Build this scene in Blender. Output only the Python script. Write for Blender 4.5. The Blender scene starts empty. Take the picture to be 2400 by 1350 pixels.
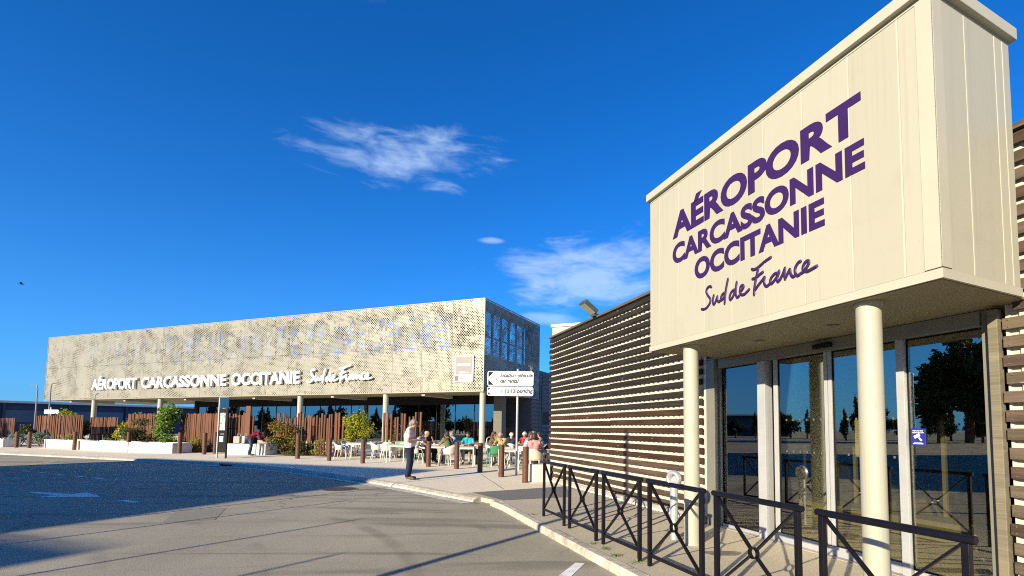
import bpy, math, random
import numpy as np
from mathutils import Vector, Matrix
random.seed(7); rng = np.random.default_rng(7)
S = bpy.context.scene
COL = S.collection
rad = math.radians

# ------------------------------------------------------------------ camera
F_PX, PX, PY = 1130.0, 1377.8, 930.5          # focal length and principal point, in photo pixels
PITCH, ROLL = 0.06552, 0.00702
cam = bpy.data.cameras.new('camera'); camo = bpy.data.objects.new('camera', cam); COL.objects.link(camo)
cam.sensor_fit = 'HORIZONTAL'; cam.sensor_width = 36.0
cam.lens = 36.0 * F_PX / 2400.0
cam.shift_x = -(PX - 1200.0) / 2400.0
cam.shift_y = (PY - 675.0) / 2400.0
cam.clip_start = 0.05; cam.clip_end = 3000
fw = Vector((0, math.cos(PITCH), math.sin(PITCH))); rt = Vector((1, 0, 0)); up = rt.cross(fw)
r2 = rt * math.cos(ROLL) + up * math.sin(ROLL); u2 = up * math.cos(ROLL) - rt * math.sin(ROLL)
m = Matrix((r2, u2, -fw)).transposed().to_4x4(); m.translation = (0, 0, 1.6)
camo.matrix_world = m
S.camera = camo

# ------------------------------------------------------------------ light
SUN_EL, SUN_AZ = rad(17.2), rad(212.0)        # azimuth clockwise from +Y, towards the sun
sun = bpy.data.lights.new('sun', 'SUN'); sun.energy = 5.0; sun.angle = rad(0.5); sun.color = (1.0, 0.86, 0.62)
suno = bpy.data.objects.new('sun', sun); COL.objects.link(suno)
sd = Vector((math.sin(SUN_AZ) * math.cos(SUN_EL), math.cos(SUN_AZ) * math.cos(SUN_EL), math.sin(SUN_EL)))
suno.rotation_euler = (-sd).to_track_quat('-Z', 'Y').to_euler(); suno.location = sd * 60

W = bpy.data.worlds.new('World'); S.world = W; W.use_nodes = True
nt = W.node_tree; N = nt.nodes; L = nt.links; N.clear()
def nd(tree, typ, **kw):
    n = tree.nodes.new(typ)
    for k, v in kw.items(): setattr(n, k, v)
    return n
def mth(tree, op, a, b=None, c=None, clamp=False):
    n = tree.nodes.new('ShaderNodeMath'); n.operation = op; n.use_clamp = clamp
    for i, v in enumerate((a, b, c)):
        if v is None: continue
        if isinstance(v, (int, float)): n.inputs[i].default_value = v
        else: tree.links.new(v, n.inputs[i])
    return n.outputs[0]
def mixc(tree, fac, a, b, mode='MIX'):
    n = tree.nodes.new('ShaderNodeMix'); n.data_type = 'RGBA'; n.blend_type = mode
    for i, v in ((0, fac), (6, a), (7, b)):
        if isinstance(v, (int, float)): n.inputs[i].default_value = v
        elif isinstance(v, tuple): n.inputs[i].default_value = (*v, 1) if len(v) == 3 else v
        else: tree.links.new(v, n.inputs[i])
    return n.outputs[2]
def ramp(tree, x, lo, hi):
    n = tree.nodes.new('ShaderNodeMapRange'); n.interpolation_type = 'SMOOTHSTEP'
    tree.links.new(x, n.inputs[0]); n.inputs[1].default_value = lo; n.inputs[2].default_value = hi
    return n.outputs[0]
sky = nd(nt, 'ShaderNodeTexSky', sky_type='NISHITA'); sky.sun_disc = False
sky.sun_elevation = SUN_EL; sky.sun_rotation = SUN_AZ
sky.altitude = 100; sky.air_density = 0.9; sky.dust_density = 0.0; sky.ozone_density = 6.0
skyt = mixc(nt, 1.0, sky.outputs[0], (0.16, 1.38, 2.22), 'MULTIPLY')   # the photograph's cool, saturated white balance
tc = nd(nt, 'ShaderNodeTexCoord'); sep = nd(nt, 'ShaderNodeSeparateXYZ'); L.new(tc.outputs['Generated'], sep.inputs[0])
az = mth(nt, 'ARCTAN2', sep.outputs[0], sep.outputs[1]); el = mth(nt, 'ARCSINE', sep.outputs[2])
comb = nd(nt, 'ShaderNodeCombineXYZ'); L.new(az, comb.inputs[0]); L.new(el, comb.inputs[1])
def cloudnoise(sx, sy, det, loc, dist=0.6):
    mp = nd(nt, 'ShaderNodeMapping'); mp.inputs['Scale'].default_value = (sx, sy, 1); mp.inputs['Location'].default_value = loc
    L.new(comb.outputs[0], mp.inputs[0])
    n = nd(nt, 'ShaderNodeTexNoise'); n.inputs['Scale'].default_value = 1.0; n.inputs['Detail'].default_value = det
    n.inputs['Roughness'].default_value = 0.58; n.inputs['Distortion'].default_value = dist
    L.new(mp.outputs[0], n.inputs['Vector']); return n.outputs[0]
n1 = cloudnoise(8, 25, 9, (3.1, 0.4, 0)); n2 = cloudnoise(16, 55, 8, (1.7, 4.2, 2.0), 1.0)
def blob(ca, ce, wa, we, tilt=0.0):
    dx = mth(nt, 'SUBTRACT', az, ca); dy = mth(nt, 'SUBTRACT', mth(nt, 'SUBTRACT', el, ce), mth(nt, 'MULTIPLY', dx, tilt))
    q = mth(nt, 'ADD', mth(nt, 'POWER', mth(nt, 'ABSOLUTE', mth(nt, 'DIVIDE', dx, wa)), 2.0), mth(nt, 'POWER', mth(nt, 'ABSOLUTE', mth(nt, 'DIVIDE', dy, we)), 2.0))
    return mth(nt, 'SUBTRACT', 1.0, q)
def cloud(b, k, amp, nn):
    v = mth(nt, 'ADD', mth(nt, 'MULTIPLY', b, k), mth(nt, 'MULTIPLY', mth(nt, 'SUBTRACT', nn, 0.5), amp))
    return ramp(nt, v, 0.05, 0.95)
nmix = mth(nt, 'ADD', mth(nt, 'MULTIPLY', n1, 0.72), mth(nt, 'MULTIPLY', n2, 0.28))
c1 = mth(nt, 'MULTIPLY', cloud(blob(-0.365, 0.497, 0.205, 0.060, 0.12), 0.52, 2.6, nmix), 0.50)
c2 = mth(nt, 'MULTIPLY', cloud(blob(0.0, 0.318, 0.235, 0.085, 0.10), 0.75, 2.4, nmix), 0.50)
c3 = mth(nt, 'MULTIPLY', cloud(blob(-0.203, 0.371, 0.035, 0.008, 0.05), 0.8, 1.6, nmix), 0.42)
c4 = mth(nt, 'MULTIPLY', cloud(blob(-0.09, 0.225, 0.085, 0.016, -0.05), 0.8, 1.6, nmix), 0.40)
thin = mth(nt, 'MULTIPLY', ramp(nt, cloudnoise(2.4, 6.0, 6, (8.3, 2.2, 0)), 0.68, 0.90), 0.15)
cl = mth(nt, 'MAXIMUM', mth(nt, 'MAXIMUM', c1, c2), mth(nt, 'MAXIMUM', mth(nt, 'MAXIMUM', c3, c4), thin))
hz_ = mth(nt, 'MULTIPLY', mth(nt, 'POWER', 2.718, mth(nt, 'MULTIPLY', mth(nt, 'ABSOLUTE', el), -7.0)), 0.85)
skyt = mixc(nt, hz_, skyt, (2.0, 4.6, 8.6))                     # pale haze low over the horizon, all round
skyc = mixc(nt, cl, skyt, (7.6, 9.6, 12.5))
bg = nd(nt, 'ShaderNodeBackground'); bg.inputs[1].default_value = 0.050
L.new(skyc, bg.inputs[0])
out = nd(nt, 'ShaderNodeOutputWorld'); L.new(bg.outputs[0], out.inputs[0])
S.view_settings.view_transform = 'Standard'; S.view_settings.look = 'None'
S.view_settings.exposure = 1.0; S.view_settings.gamma = 1.0
S.render.engine = 'CYCLES'
S.cycles.max_bounces = 7; S.cycles.diffuse_bounces = 2; S.cycles.transparent_max_bounces = 16; S.cycles.sample_clamp_indirect = 2.5
S.cycles.use_denoising = False; S.cycles.use_adaptive_sampling = False; S.cycles.pixel_filter_type = 'BLACKMAN_HARRIS'; S.cycles.filter_width = 1.05
W.cycles.sampling_method = 'MANUAL'; W.cycles.sample_map_resolution = 512

# ------------------------------------------------------------------ frames
A_B, A_F = -0.451135, -1.243833               # plan bearings of the two buildings
PHI_B = -A_B; PHI_F = -(A_F + math.pi / 2)
Bv = Vector((math.sin(A_B), math.cos(A_B), 0)); Rv = Vector((math.cos(A_B), -math.sin(A_B), 0))
Fx = Vector((math.cos(PHI_F), math.sin(PHI_F), 0)); Gv = Vector((-math.sin(PHI_F), math.cos(PHI_F), 0))
def NBW(r, b, z=0.0): return Rv * r + Bv * b + Vector((0, 0, z))
PAVE, ROAD = 0.13, 0.04

# ------------------------------------------------------------------ materials
MATS = {}
def newmat(name):
    mt = bpy.data.materials.new(name); mt.use_nodes = True; t = mt.node_tree; t.nodes.clear()
    o = t.nodes.new('ShaderNodeOutputMaterial'); return mt, t, o
def M(name, col, rough=0.6, var=0.12, scale=6.0, bump=0.0, bscale=60.0, metal=0.0, spec=0.5, stretch=(1, 1, 1), rand=0.0, coat=0.0, dirt=0.0):
    if name in MATS: return MATS[name]
    mt, t, o = newmat(name)
    tcn = nd(t, 'ShaderNodeTexCoord'); mp = nd(t, 'ShaderNodeMapping'); mp.inputs['Scale'].default_value = stretch
    t.links.new(tcn.outputs['Object'], mp.inputs[0])
    n = nd(t, 'ShaderNodeTexNoise'); n.inputs['Scale'].default_value = scale; n.inputs['Detail'].default_value = 6; n.inputs['Roughness'].default_value = 0.6
    t.links.new(mp.outputs[0], n.inputs['Vector'])
    lo = tuple(c * (1 - var) for c in col); hi = tuple(min(1, c * (1 + var)) for c in col)
    c = mixc(t, ramp(t, n.outputs[0], 0.3, 0.7), lo, hi)
    if rand:
        oi = nd(t, 'ShaderNodeObjectInfo'); h = nd(t, 'ShaderNodeHueSaturation'); t.links.new(c, h.inputs['Color'])
        t.links.new(mth(t, 'ADD', 1 - rand, mth(t, 'MULTIPLY', oi.outputs['Random'], 2 * rand)), h.inputs['Value']); c = h.outputs[0]
    if dirt:
        n3 = nd(t, 'ShaderNodeTexNoise'); n3.inputs['Scale'].default_value = 1.3; n3.inputs['Detail'].default_value = 8; n3.inputs['Roughness'].default_value = 0.7
        t.links.new(tcn.outputs['Object'], n3.inputs['Vector'])
        c = mixc(t, mth(t, 'MULTIPLY', ramp(t, n3.outputs[0], 0.48, 0.72), dirt), c, tuple(x * 0.45 for x in col))
    p = nd(t, 'ShaderNodeBsdfPrincipled'); t.links.new(c, p.inputs['Base Color'])
    p.inputs['Roughness'].default_value = rough; p.inputs['Metallic'].default_value = metal
    p.inputs['Specular IOR Level'].default_value = spec; p.inputs['Coat Weight'].default_value = coat
    if bump:
        nb_ = nd(t, 'ShaderNodeTexNoise'); nb_.inputs['Scale'].default_value = bscale; nb_.inputs['Detail'].default_value = 5
        t.links.new(mp.outputs[0], nb_.inputs['Vector'])
        bm_ = nd(t, 'ShaderNodeBump'); bm_.inputs['Strength'].default_value = bump; bm_.inputs['Distance'].default_value = 0.02
        t.links.new(nb_.outputs[0], bm_.inputs['Height']); t.links.new(bm_.outputs[0], p.inputs['Normal'])
    t.links.new(p.outputs[0], o.inputs[0]); MATS[name] = mt; return mt
def M_wood(name, col, col2, rough=0.75):
    mt, t, o = newmat(name); tcn = nd(t, 'ShaderNodeTexCoord'); oi = nd(t, 'ShaderNodeObjectInfo')
    add = nd(t, 'ShaderNodeVectorMath', operation='ADD'); t.links.new(tcn.outputs['Object'], add.inputs[0])
    cb = nd(t, 'ShaderNodeCombineXYZ'); t.links.new(mth(t, 'MULTIPLY', oi.outputs['Random'], 37.0), cb.inputs[2]); t.links.new(mth(t, 'MULTIPLY', oi.outputs['Random'], 11.0), cb.inputs[1])
    t.links.new(cb.outputs[0], add.inputs[1])
    mp = nd(t, 'ShaderNodeMapping'); mp.inputs['Scale'].default_value = (30, 1.6, 60); t.links.new(add.outputs[0], mp.inputs[0])
    g = nd(t, 'ShaderNodeTexNoise'); g.inputs['Scale'].default_value = 1.0; g.inputs['Detail'].default_value = 8; g.inputs['Roughness'].default_value = 0.7; g.inputs['Distortion'].default_value = 0.6
    t.links.new(mp.outputs[0], g.inputs['Vector'])
    mp2 = nd(t, 'ShaderNodeMapping'); mp2.inputs['Scale'].default_value = (3, 0.9, 6); t.links.new(add.outputs[0], mp2.inputs[0])
    g2 = nd(t, 'ShaderNodeTexNoise'); g2.inputs['Scale'].default_value = 1.4; g2.inputs['Detail'].default_value = 4; t.links.new(mp2.outputs[0], g2.inputs['Vector'])
    f = mth(t, 'ADD', mth(t, 'MULTIPLY', ramp(t, g.outputs[0], 0.3, 0.72), 0.6), mth(t, 'MULTIPLY', ramp(t, g2.outputs[0], 0.35, 0.7), 0.4))
    c = mixc(t, f, col, col2)
    vf = nd(t, 'ShaderNodeTexVoronoi'); vf.inputs['Scale'].default_value = 1.0; mpf = nd(t, 'ShaderNodeMapping'); mpf.inputs['Scale'].default_value = (1, 2.1, 9); t.links.new(add.outputs[0], mpf.inputs[0]); t.links.new(mpf.outputs[0], vf.inputs['Vector'])
    c = mixc(t, mth(t, 'MULTIPLY', mth(t, 'LESS_THAN', vf.outputs['Distance'], 0.075), 0.6), c, (0.30, 0.26, 0.20))
    h = nd(t, 'ShaderNodeHueSaturation'); t.links.new(c, h.inputs['Color'])
    t.links.new(mth(t, 'ADD', 0.78, mth(t, 'MULTIPLY', oi.outputs['Random'], 0.45)), h.inputs['Value'])
    p = nd(t, 'ShaderNodeBsdfPrincipled'); t.links.new(h.outputs[0], p.inputs['Base Color']); p.inputs['Roughness'].default_value = rough; p.inputs['Specular IOR Level'].default_value = 0.25
    b = nd(t, 'ShaderNodeBump'); b.inputs['Strength'].default_value = 0.5; b.inputs['Distance'].default_value = 0.004
    t.links.new(g.outputs[0], b.inputs['Height']); t.links.new(b.outputs[0], p.inputs['Normal']); t.links.new(p.outputs[0], o.inputs[0])
    MATS[name] = mt; return mt
def M_glass(name, tint, refl_add=0.0, ior=1.55, rough=0.0, rcol=(1, 1, 1)):
    mt, t, o = newmat(name)
    tr = nd(t, 'ShaderNodeBsdfTransparent'); tr.inputs[0].default_value = (*tint, 1)
    gl = nd(t, 'ShaderNodeBsdfGlossy'); gl.inputs['Roughness'].default_value = rough; gl.inputs[0].default_value = (*rcol, 1)
    fr = nd(t, 'ShaderNodeFresnel'); fr.inputs[0].default_value = ior
    tcn = nd(t, 'ShaderNodeTexCoord'); n = nd(t, 'ShaderNodeTexNoise'); n.inputs['Scale'].default_value = 0.9; n.inputs['Detail'].default_value = 1
    t.links.new(tcn.outputs['Object'], n.inputs['Vector'])
    b = nd(t, 'ShaderNodeBump'); b.inputs['Strength'].default_value = 0.05; b.inputs['Distance'].default_value = 0.02
    t.links.new(n.outputs[0], b.inputs['Height']); t.links.new(b.outputs[0], gl.inputs['Normal'])
    mx = nd(t, 'ShaderNodeMixShader'); t.links.new(mth(t, 'ADD', fr.outputs[0], refl_add, clamp=True), mx.inputs[0])
    t.links.new(tr.outputs[0], mx.inputs[1]); t.links.new(gl.outputs[0], mx.inputs[2]); t.links.new(mx.outputs[0], o.inputs[0])
    MATS[name] = mt; return mt
def M_leaf(name, c1_, c2_, c3_=None, scale=2.0):
    mt, t, o = newmat(name); tcn = nd(t, 'ShaderNodeTexCoord')
    g = nd(t, 'ShaderNodeTexNoise'); g.inputs['Scale'].default_value = scale; g.inputs['Detail'].default_value = 3; t.links.new(tcn.outputs['Object'], g.inputs['Vector'])
    g2 = nd(t, 'ShaderNodeTexNoise'); g2.inputs['Scale'].default_value = 22; g2.inputs['Detail'].default_value = 2; t.links.new(tcn.outputs['Object'], g2.inputs['Vector'])
    c = mixc(t, ramp(t, g.outputs[0], 0.38, 0.62), c1_, c2_)
    if c3_: c = mixc(t, ramp(t, g2.outputs[0], 0.52, 0.66), c, c3_)
    p = nd(t, 'ShaderNodeBsdfPrincipled'); t.links.new(c, p.inputs['Base Color']); p.inputs['Roughness'].default_value = 0.55; p.inputs['Specular IOR Level'].default_value = 0.3
    tl = nd(t, 'ShaderNodeBsdfTranslucent'); t.links.new(c, tl.inputs[0])
    mx = nd(t, 'ShaderNodeMixShader'); mx.inputs[0].default_value = 0.3; t.links.new(p.outputs[0], mx.inputs[1]); t.links.new(tl.outputs[0], mx.inputs[2]); t.links.new(mx.outputs[0], o.inputs[0])
    MATS[name] = mt; return mt
def M_asphalt(name, c0, c1_, marks=True):
    mt, t, o = newmat(name); tcn = nd(t, 'ShaderNodeTexCoord'); P = tcn.outputs['Object']
    def nz(s, d=4, r=0.6, vec=None, dist=0.0):
        n = nd(t, 'ShaderNodeTexNoise'); n.inputs['Scale'].default_value = s; n.inputs['Detail'].default_value = d; n.inputs['Roughness'].default_value = r; n.inputs['Distortion'].default_value = dist
        t.links.new(vec if vec else P, n.inputs['Vector']); return n.outputs[0]
    v = nd(t, 'ShaderNodeTexVoronoi'); v.inputs['Scale'].default_value = 42; t.links.new(P, v.inputs['Vector'])
    f = mth(t, 'ADD', mth(t, 'MULTIPLY', ramp(t, nz(95, 3), 0.3, 0.7), 0.55), mth(t, 'MULTIPLY', ramp(t, nz(0.35, 6), 0.3, 0.7), 0.45))
    c = mixc(t, f, c0, c1_)
    c = mixc(t, mth(t, 'MULTIPLY', ramp(t, nz(55, 3), 0.52, 0.72), 0.28), c, tuple(x * 1.5 for x in c1_))
    c = mixc(t, mth(t, 'MULTIPLY', ramp(t, v.outputs['Distance'], 0.34, 0.05), 0.45), c, tuple(x * 0.42 for x in c0))
    if marks:
        mp = nd(t, 'ShaderNodeMapping'); mp.inputs['Scale'].default_value = (0.16, 1.5, 1); mp.inputs['Rotation'].default_value = (0, 0, rad(12)); t.links.new(P, mp.inputs[0])
        c = mixc(t, mth(t, 'MULTIPLY', ramp(t, nz(1.0, 3, 0.55, mp.outputs[0], 0.8), 0.50, 0.66), 0.5), c, tuple(x * 0.5 for x in c0))
        w = nd(t, 'ShaderNodeTexWave', wave_type='RINGS', rings_direction='Z'); w.inputs['Scale'].default_value = 0.22; w.inputs['Distortion'].default_value = 0.5; w.inputs['Detail'].default_value = 1
        mpw = nd(t, 'ShaderNodeMapping'); mpw.inputs['Location'].default_value = (9.0, -2.0, 0); t.links.new(P, mpw.inputs[0]); t.links.new(mpw.outputs[0], w.inputs['Vector'])
        c = mixc(t, mth(t, 'MULTIPLY', mth(t, 'MULTIPLY', ramp(t, w.outputs['Fac'], 0.93, 1.0), ramp(t, nz(0.5, 2), 0.45, 0.6)), 0.35), c, tuple(x * 0.45 for x in c0))
        cr = nd(t, 'ShaderNodeTexVoronoi', feature='DISTANCE_TO_EDGE'); cr.inputs['Scale'].default_value = 0.33
        mpc = nd(t, 'ShaderNodeVectorMath', operation='ADD'); dn = nd(t, 'ShaderNodeTexNoise'); dn.inputs['Scale'].default_value = 1.2; t.links.new(P, dn.inputs['Vector'])
        t.links.new(P, mpc.inputs[0]); t.links.new(dn.outputs['Color'], mpc.inputs[1]); t.links.new(mpc.outputs[0], cr.inputs['Vector'])
        c = mixc(t, mth(t, 'MULTIPLY', mth(t, 'MULTIPLY', ramp(t, cr.outputs['Distance'], 0.012, 0.0), ramp(t, nz(0.25, 2), 0.5, 0.58)), 0.6), c, tuple(x * 0.3 for x in c0))
    p = nd(t, 'ShaderNodeBsdfPrincipled'); t.links.new(c, p.inputs['Base Color']); p.inputs['Roughness'].default_value = 0.85; p.inputs['Specular IOR Level'].default_value = 0.25
    b = nd(t, 'ShaderNodeBump'); b.inputs['Strength'].default_value = 0.6; b.inputs['Distance'].default_value = 0.006
    t.links.new(nz(120, 3), b.inputs['Height']); t.links.new(b.outputs[0], p.inputs['Normal']); t.links.new(p.outputs[0], o.inputs[0])
    MATS[name] = mt; return mt

m_asph = M_asphalt('asphalt', (0.24, 0.216, 0.16), (0.42, 0.38, 0.285))
m_asph2 = M_asphalt('asphalt_patch', (0.14, 0.137, 0.125), (0.20, 0.195, 0.18), False)
m_apron = M_asphalt('apron_paving', (0.36, 0.315, 0.23), (0.55, 0.485, 0.36), False)
m_conc = M_asphalt('terrace_concrete', (0.66, 0.58, 0.43), (0.80, 0.71, 0.53), False)
m_kerb = M('kerb_concrete', (0.43, 0.39, 0.315), 0.85, 0.25, 9, 0.3, 90, rand=0.12, dirt=0.35)
m_gutter = M('gutter_concrete', (0.50, 0.47, 0.41), 0.85, 0.2, 7, 0.3, 70, dirt=0.4)
m_white_conc = M('white_concrete', (0.62, 0.59, 0.52), 0.8, 0.06, 4, 0.15, 60, dirt=0.10)
m_ground = M('dry_ground', (0.20, 0.19, 0.12), 0.95, 0.3, 0.4)
m_soil = M('planting_soil', (0.12, 0.09, 0.06), 0.95, 0.35, 7, 0.6, 30)
def M_panel(name, col, streak=0.10, grime=0.12):
    mt, t, o = newmat(name); tcn = nd(t, 'ShaderNodeTexCoord'); oi = nd(t, 'ShaderNodeObjectInfo'); P = tcn.outputs['Object']
    def nz(s, sc, d=5, r=0.6):
        mp = nd(t, 'ShaderNodeMapping'); mp.inputs['Scale'].default_value = sc; t.links.new(P, mp.inputs[0])
        n = nd(t, 'ShaderNodeTexNoise'); n.inputs['Scale'].default_value = s; n.inputs['Detail'].default_value = d; n.inputs['Roughness'].default_value = r; t.links.new(mp.outputs[0], n.inputs['Vector']); return n.outputs[0]
    dk = tuple(x * 0.72 for x in col)
    c = mixc(t, mth(t, 'MULTIPLY', ramp(t, nz(1.0, (22, 22, 0.55)), 0.50, 0.78), streak * 3), col, dk)
    c = mixc(t, mth(t, 'MULTIPLY', ramp(t, nz(1.6, (1, 1, 1), 8, 0.7), 0.50, 0.75), grime * 2), c, dk)
    sp = nd(t, 'ShaderNodeTexVoronoi'); sp.inputs['Scale'].default_value = 9; t.links.new(P, sp.inputs['Vector'])
    c = mixc(t, mth(t, 'MULTIPLY', mth(t, 'LESS_THAN', sp.outputs['Distance'], 0.045), 0.35), c, tuple(x * 0.5 for x in col))
    h = nd(t, 'ShaderNodeHueSaturation'); t.links.new(c, h.inputs['Color']); t.links.new(mth(t, 'ADD', 0.965, mth(t, 'MULTIPLY', oi.outputs['Random'], 0.07)), h.inputs['Value'])
    p = nd(t, 'ShaderNodeBsdfPrincipled'); t.links.new(h.outputs[0], p.inputs['Base Color']); p.inputs['Roughness'].default_value = 0.48; p.inputs['Specular IOR Level'].default_value = 0.35
    b = nd(t, 'ShaderNodeBump'); b.inputs['Strength'].default_value = 0.25; b.inputs['Distance'].default_value = 0.02; t.links.new(nz(1.3, (1, 1, 1), 2), b.inputs['Height']); t.links.new(b.outputs[0], p.inputs['Normal'])
    t.links.new(p.outputs[0], o.inputs[0]); MATS[name] = mt; return mt
m_creamtrim = M('cream_trim', (0.385, 0.373, 0.30), 0.5, 0.03, 2, spec=0.35, dirt=0.08)
m_cream = M_panel('cream_panel', (0.355, 0.345, 0.275))
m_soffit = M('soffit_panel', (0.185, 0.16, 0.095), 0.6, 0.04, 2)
m_column = M_panel('column_paint', (0.345, 0.345, 0.28), 0.16, 0.26)
m_corr = M('corrugated_cream', (0.50, 0.46, 0.39), 0.55, 0.05, 3, rand=0.02, dirt=0.12)
m_purple = M('purple_vinyl', (0.030, 0.007, 0.072), 0.45, 0.05, 4)
m_alu = M('white_aluminium', (0.33, 0.34, 0.35), 0.38, 0.05, 5, spec=0.5, dirt=0.15)
m_aludark = M('grey_aluminium', (0.16, 0.16, 0.135), 0.45, 0.05, 5)
m_plinth = M('plinth', (0.34, 0.31, 0.27), 0.8, 0.25, 5, 0.3, 40, dirt=0.5)
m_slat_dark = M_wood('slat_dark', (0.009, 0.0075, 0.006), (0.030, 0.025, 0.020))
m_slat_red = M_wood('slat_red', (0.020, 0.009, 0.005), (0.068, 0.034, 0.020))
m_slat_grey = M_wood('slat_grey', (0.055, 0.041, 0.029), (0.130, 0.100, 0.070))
m_slat_brown = M_wood('slat_brown', (0.034, 0.021, 0.015), (0.095, 0.065, 0.047))
m_post = M_wood('grey_post', (0.13, 0.115, 0.08), (0.25, 0.22, 0.155))
m_nail = M('nail', (0.6, 0.58, 0.55), 0.3, 0.0, metal=0.9)
m_blackpaint = M('black_blue_paint', (0.0045, 0.0045, 0.009), 0.38, 0.2, 12, 0.05, 40, spec=0.3)
m_galv = M('galvanised_steel', (0.50, 0.52, 0.54), 0.42, 0.12, 10, metal=0.55, spec=0.5)
m_glass = M_glass('door_glass', (0.80, 0.81, 0.67), 0.17, 1.5)
m_glass_far = M_glass('front_glass', (0.16, 0.19, 0.20), 0.26, 1.6, rcol=(0.75, 0.92, 1.0))
m_glass_win = M_glass('upper_window_glass', (0.10, 0.12, 0.15), 0.75, 1.7)
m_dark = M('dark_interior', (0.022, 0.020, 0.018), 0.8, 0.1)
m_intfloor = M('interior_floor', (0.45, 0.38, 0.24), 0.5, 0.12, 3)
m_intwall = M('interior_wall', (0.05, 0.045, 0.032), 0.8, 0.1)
m_beige = M('beige_laminate', (0.30, 0.25, 0.15), 0.5, 0.05)
m_corten = M('rust_brown_steel', (0.082, 0.031, 0.013), 0.65, 0.25, 10, 0.1, 40, rand=0.12, dirt=0.2)
m_picket = M('rust_brown_picket', (0.105, 0.039, 0.017), 0.75, 0.25, 5, 0.15, 30, stretch=(3, 3, 0.4), rand=0.22)
m_whitepl = M('white_plastic', (0.48, 0.465, 0.42), 0.45, 0.04, 5)
m_creampl = M('cream_plastic', (0.48, 0.44, 0.35), 0.45, 0.04, 5)
m_greenpl = M('green_plastic', (0.16, 0.32, 0.16), 0.45, 0.05, 5)
m_greend = M('deep_green_plastic', (0.055, 0.26, 0.10), 0.45, 0.05, 5)
m_white = M('white_letters', (0.88, 0.87, 0.84), 0.4, 0.01)
m_signwhite = M('sign_white', (0.82, 0.84, 0.84), 0.35, 0.02, 3)
m_black = M('sign_black', (0.008, 0.009, 0.010), 0.6, 0.05, spec=0.15)
m_red = M('sign_red', (0.62, 0.05, 0.05), 0.4, 0.03)
m_green = M('sign_green', (0.02, 0.25, 0.14), 0.4, 0.03)
m_blue = M('sign_blue', (0.015, 0.025, 0.24), 0.4, 0.03)
m_paper = M('paper', (0.55, 0.45, 0.33), 0.8, 0.04)
m_grey = M('poster_grey', (0.21, 0.20, 0.18), 0.5, 0.05, 2)
m_steel = M('steel_pole', (0.45, 0.45, 0.44), 0.4, 0.06, 6, metal=0.4)
m_iron = M('cast_iron', (0.05, 0.042, 0.034), 0.7, 0.3, 20, 0.4, 80, metal=0.3)
m_paint = M('road_paint', (0.72, 0.72, 0.70), 0.8, 0.2, 6, dirt=0.3)
m_painty = M('road_paint_yellow', (0.55, 0.38, 0.08), 0.8, 0.2, 6, dirt=0.5)
m_louvre = M('blue_grey_louvre', (0.075, 0.085, 0.11), 0.5, 0.05, 3, spec=0.4)
m_trunk = M('bark', (0.10, 0.07, 0.045), 0.9, 0.3, 12, 0.4, 40)
m_hangar = M('hangar_blue', (0.022, 0.04, 0.10), 0.45, 0.2, 0.5)
m_hangar2 = M('hangar_glass', (0.055, 0.10, 0.17), 0.25, 0.2, 0.3, spec=0.8)
m_casing = M('floodlight_casing', (0.055, 0.065, 0.05), 0.5, 0.1, 12)
m_lens = M('floodlight_lens', (0.30, 0.31, 0.24), 0.12, 0.1, 6, spec=0.9)
m_render = M('rendered_wall', (0.55, 0.51, 0.44), 0.85, 0.06, 2)

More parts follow.
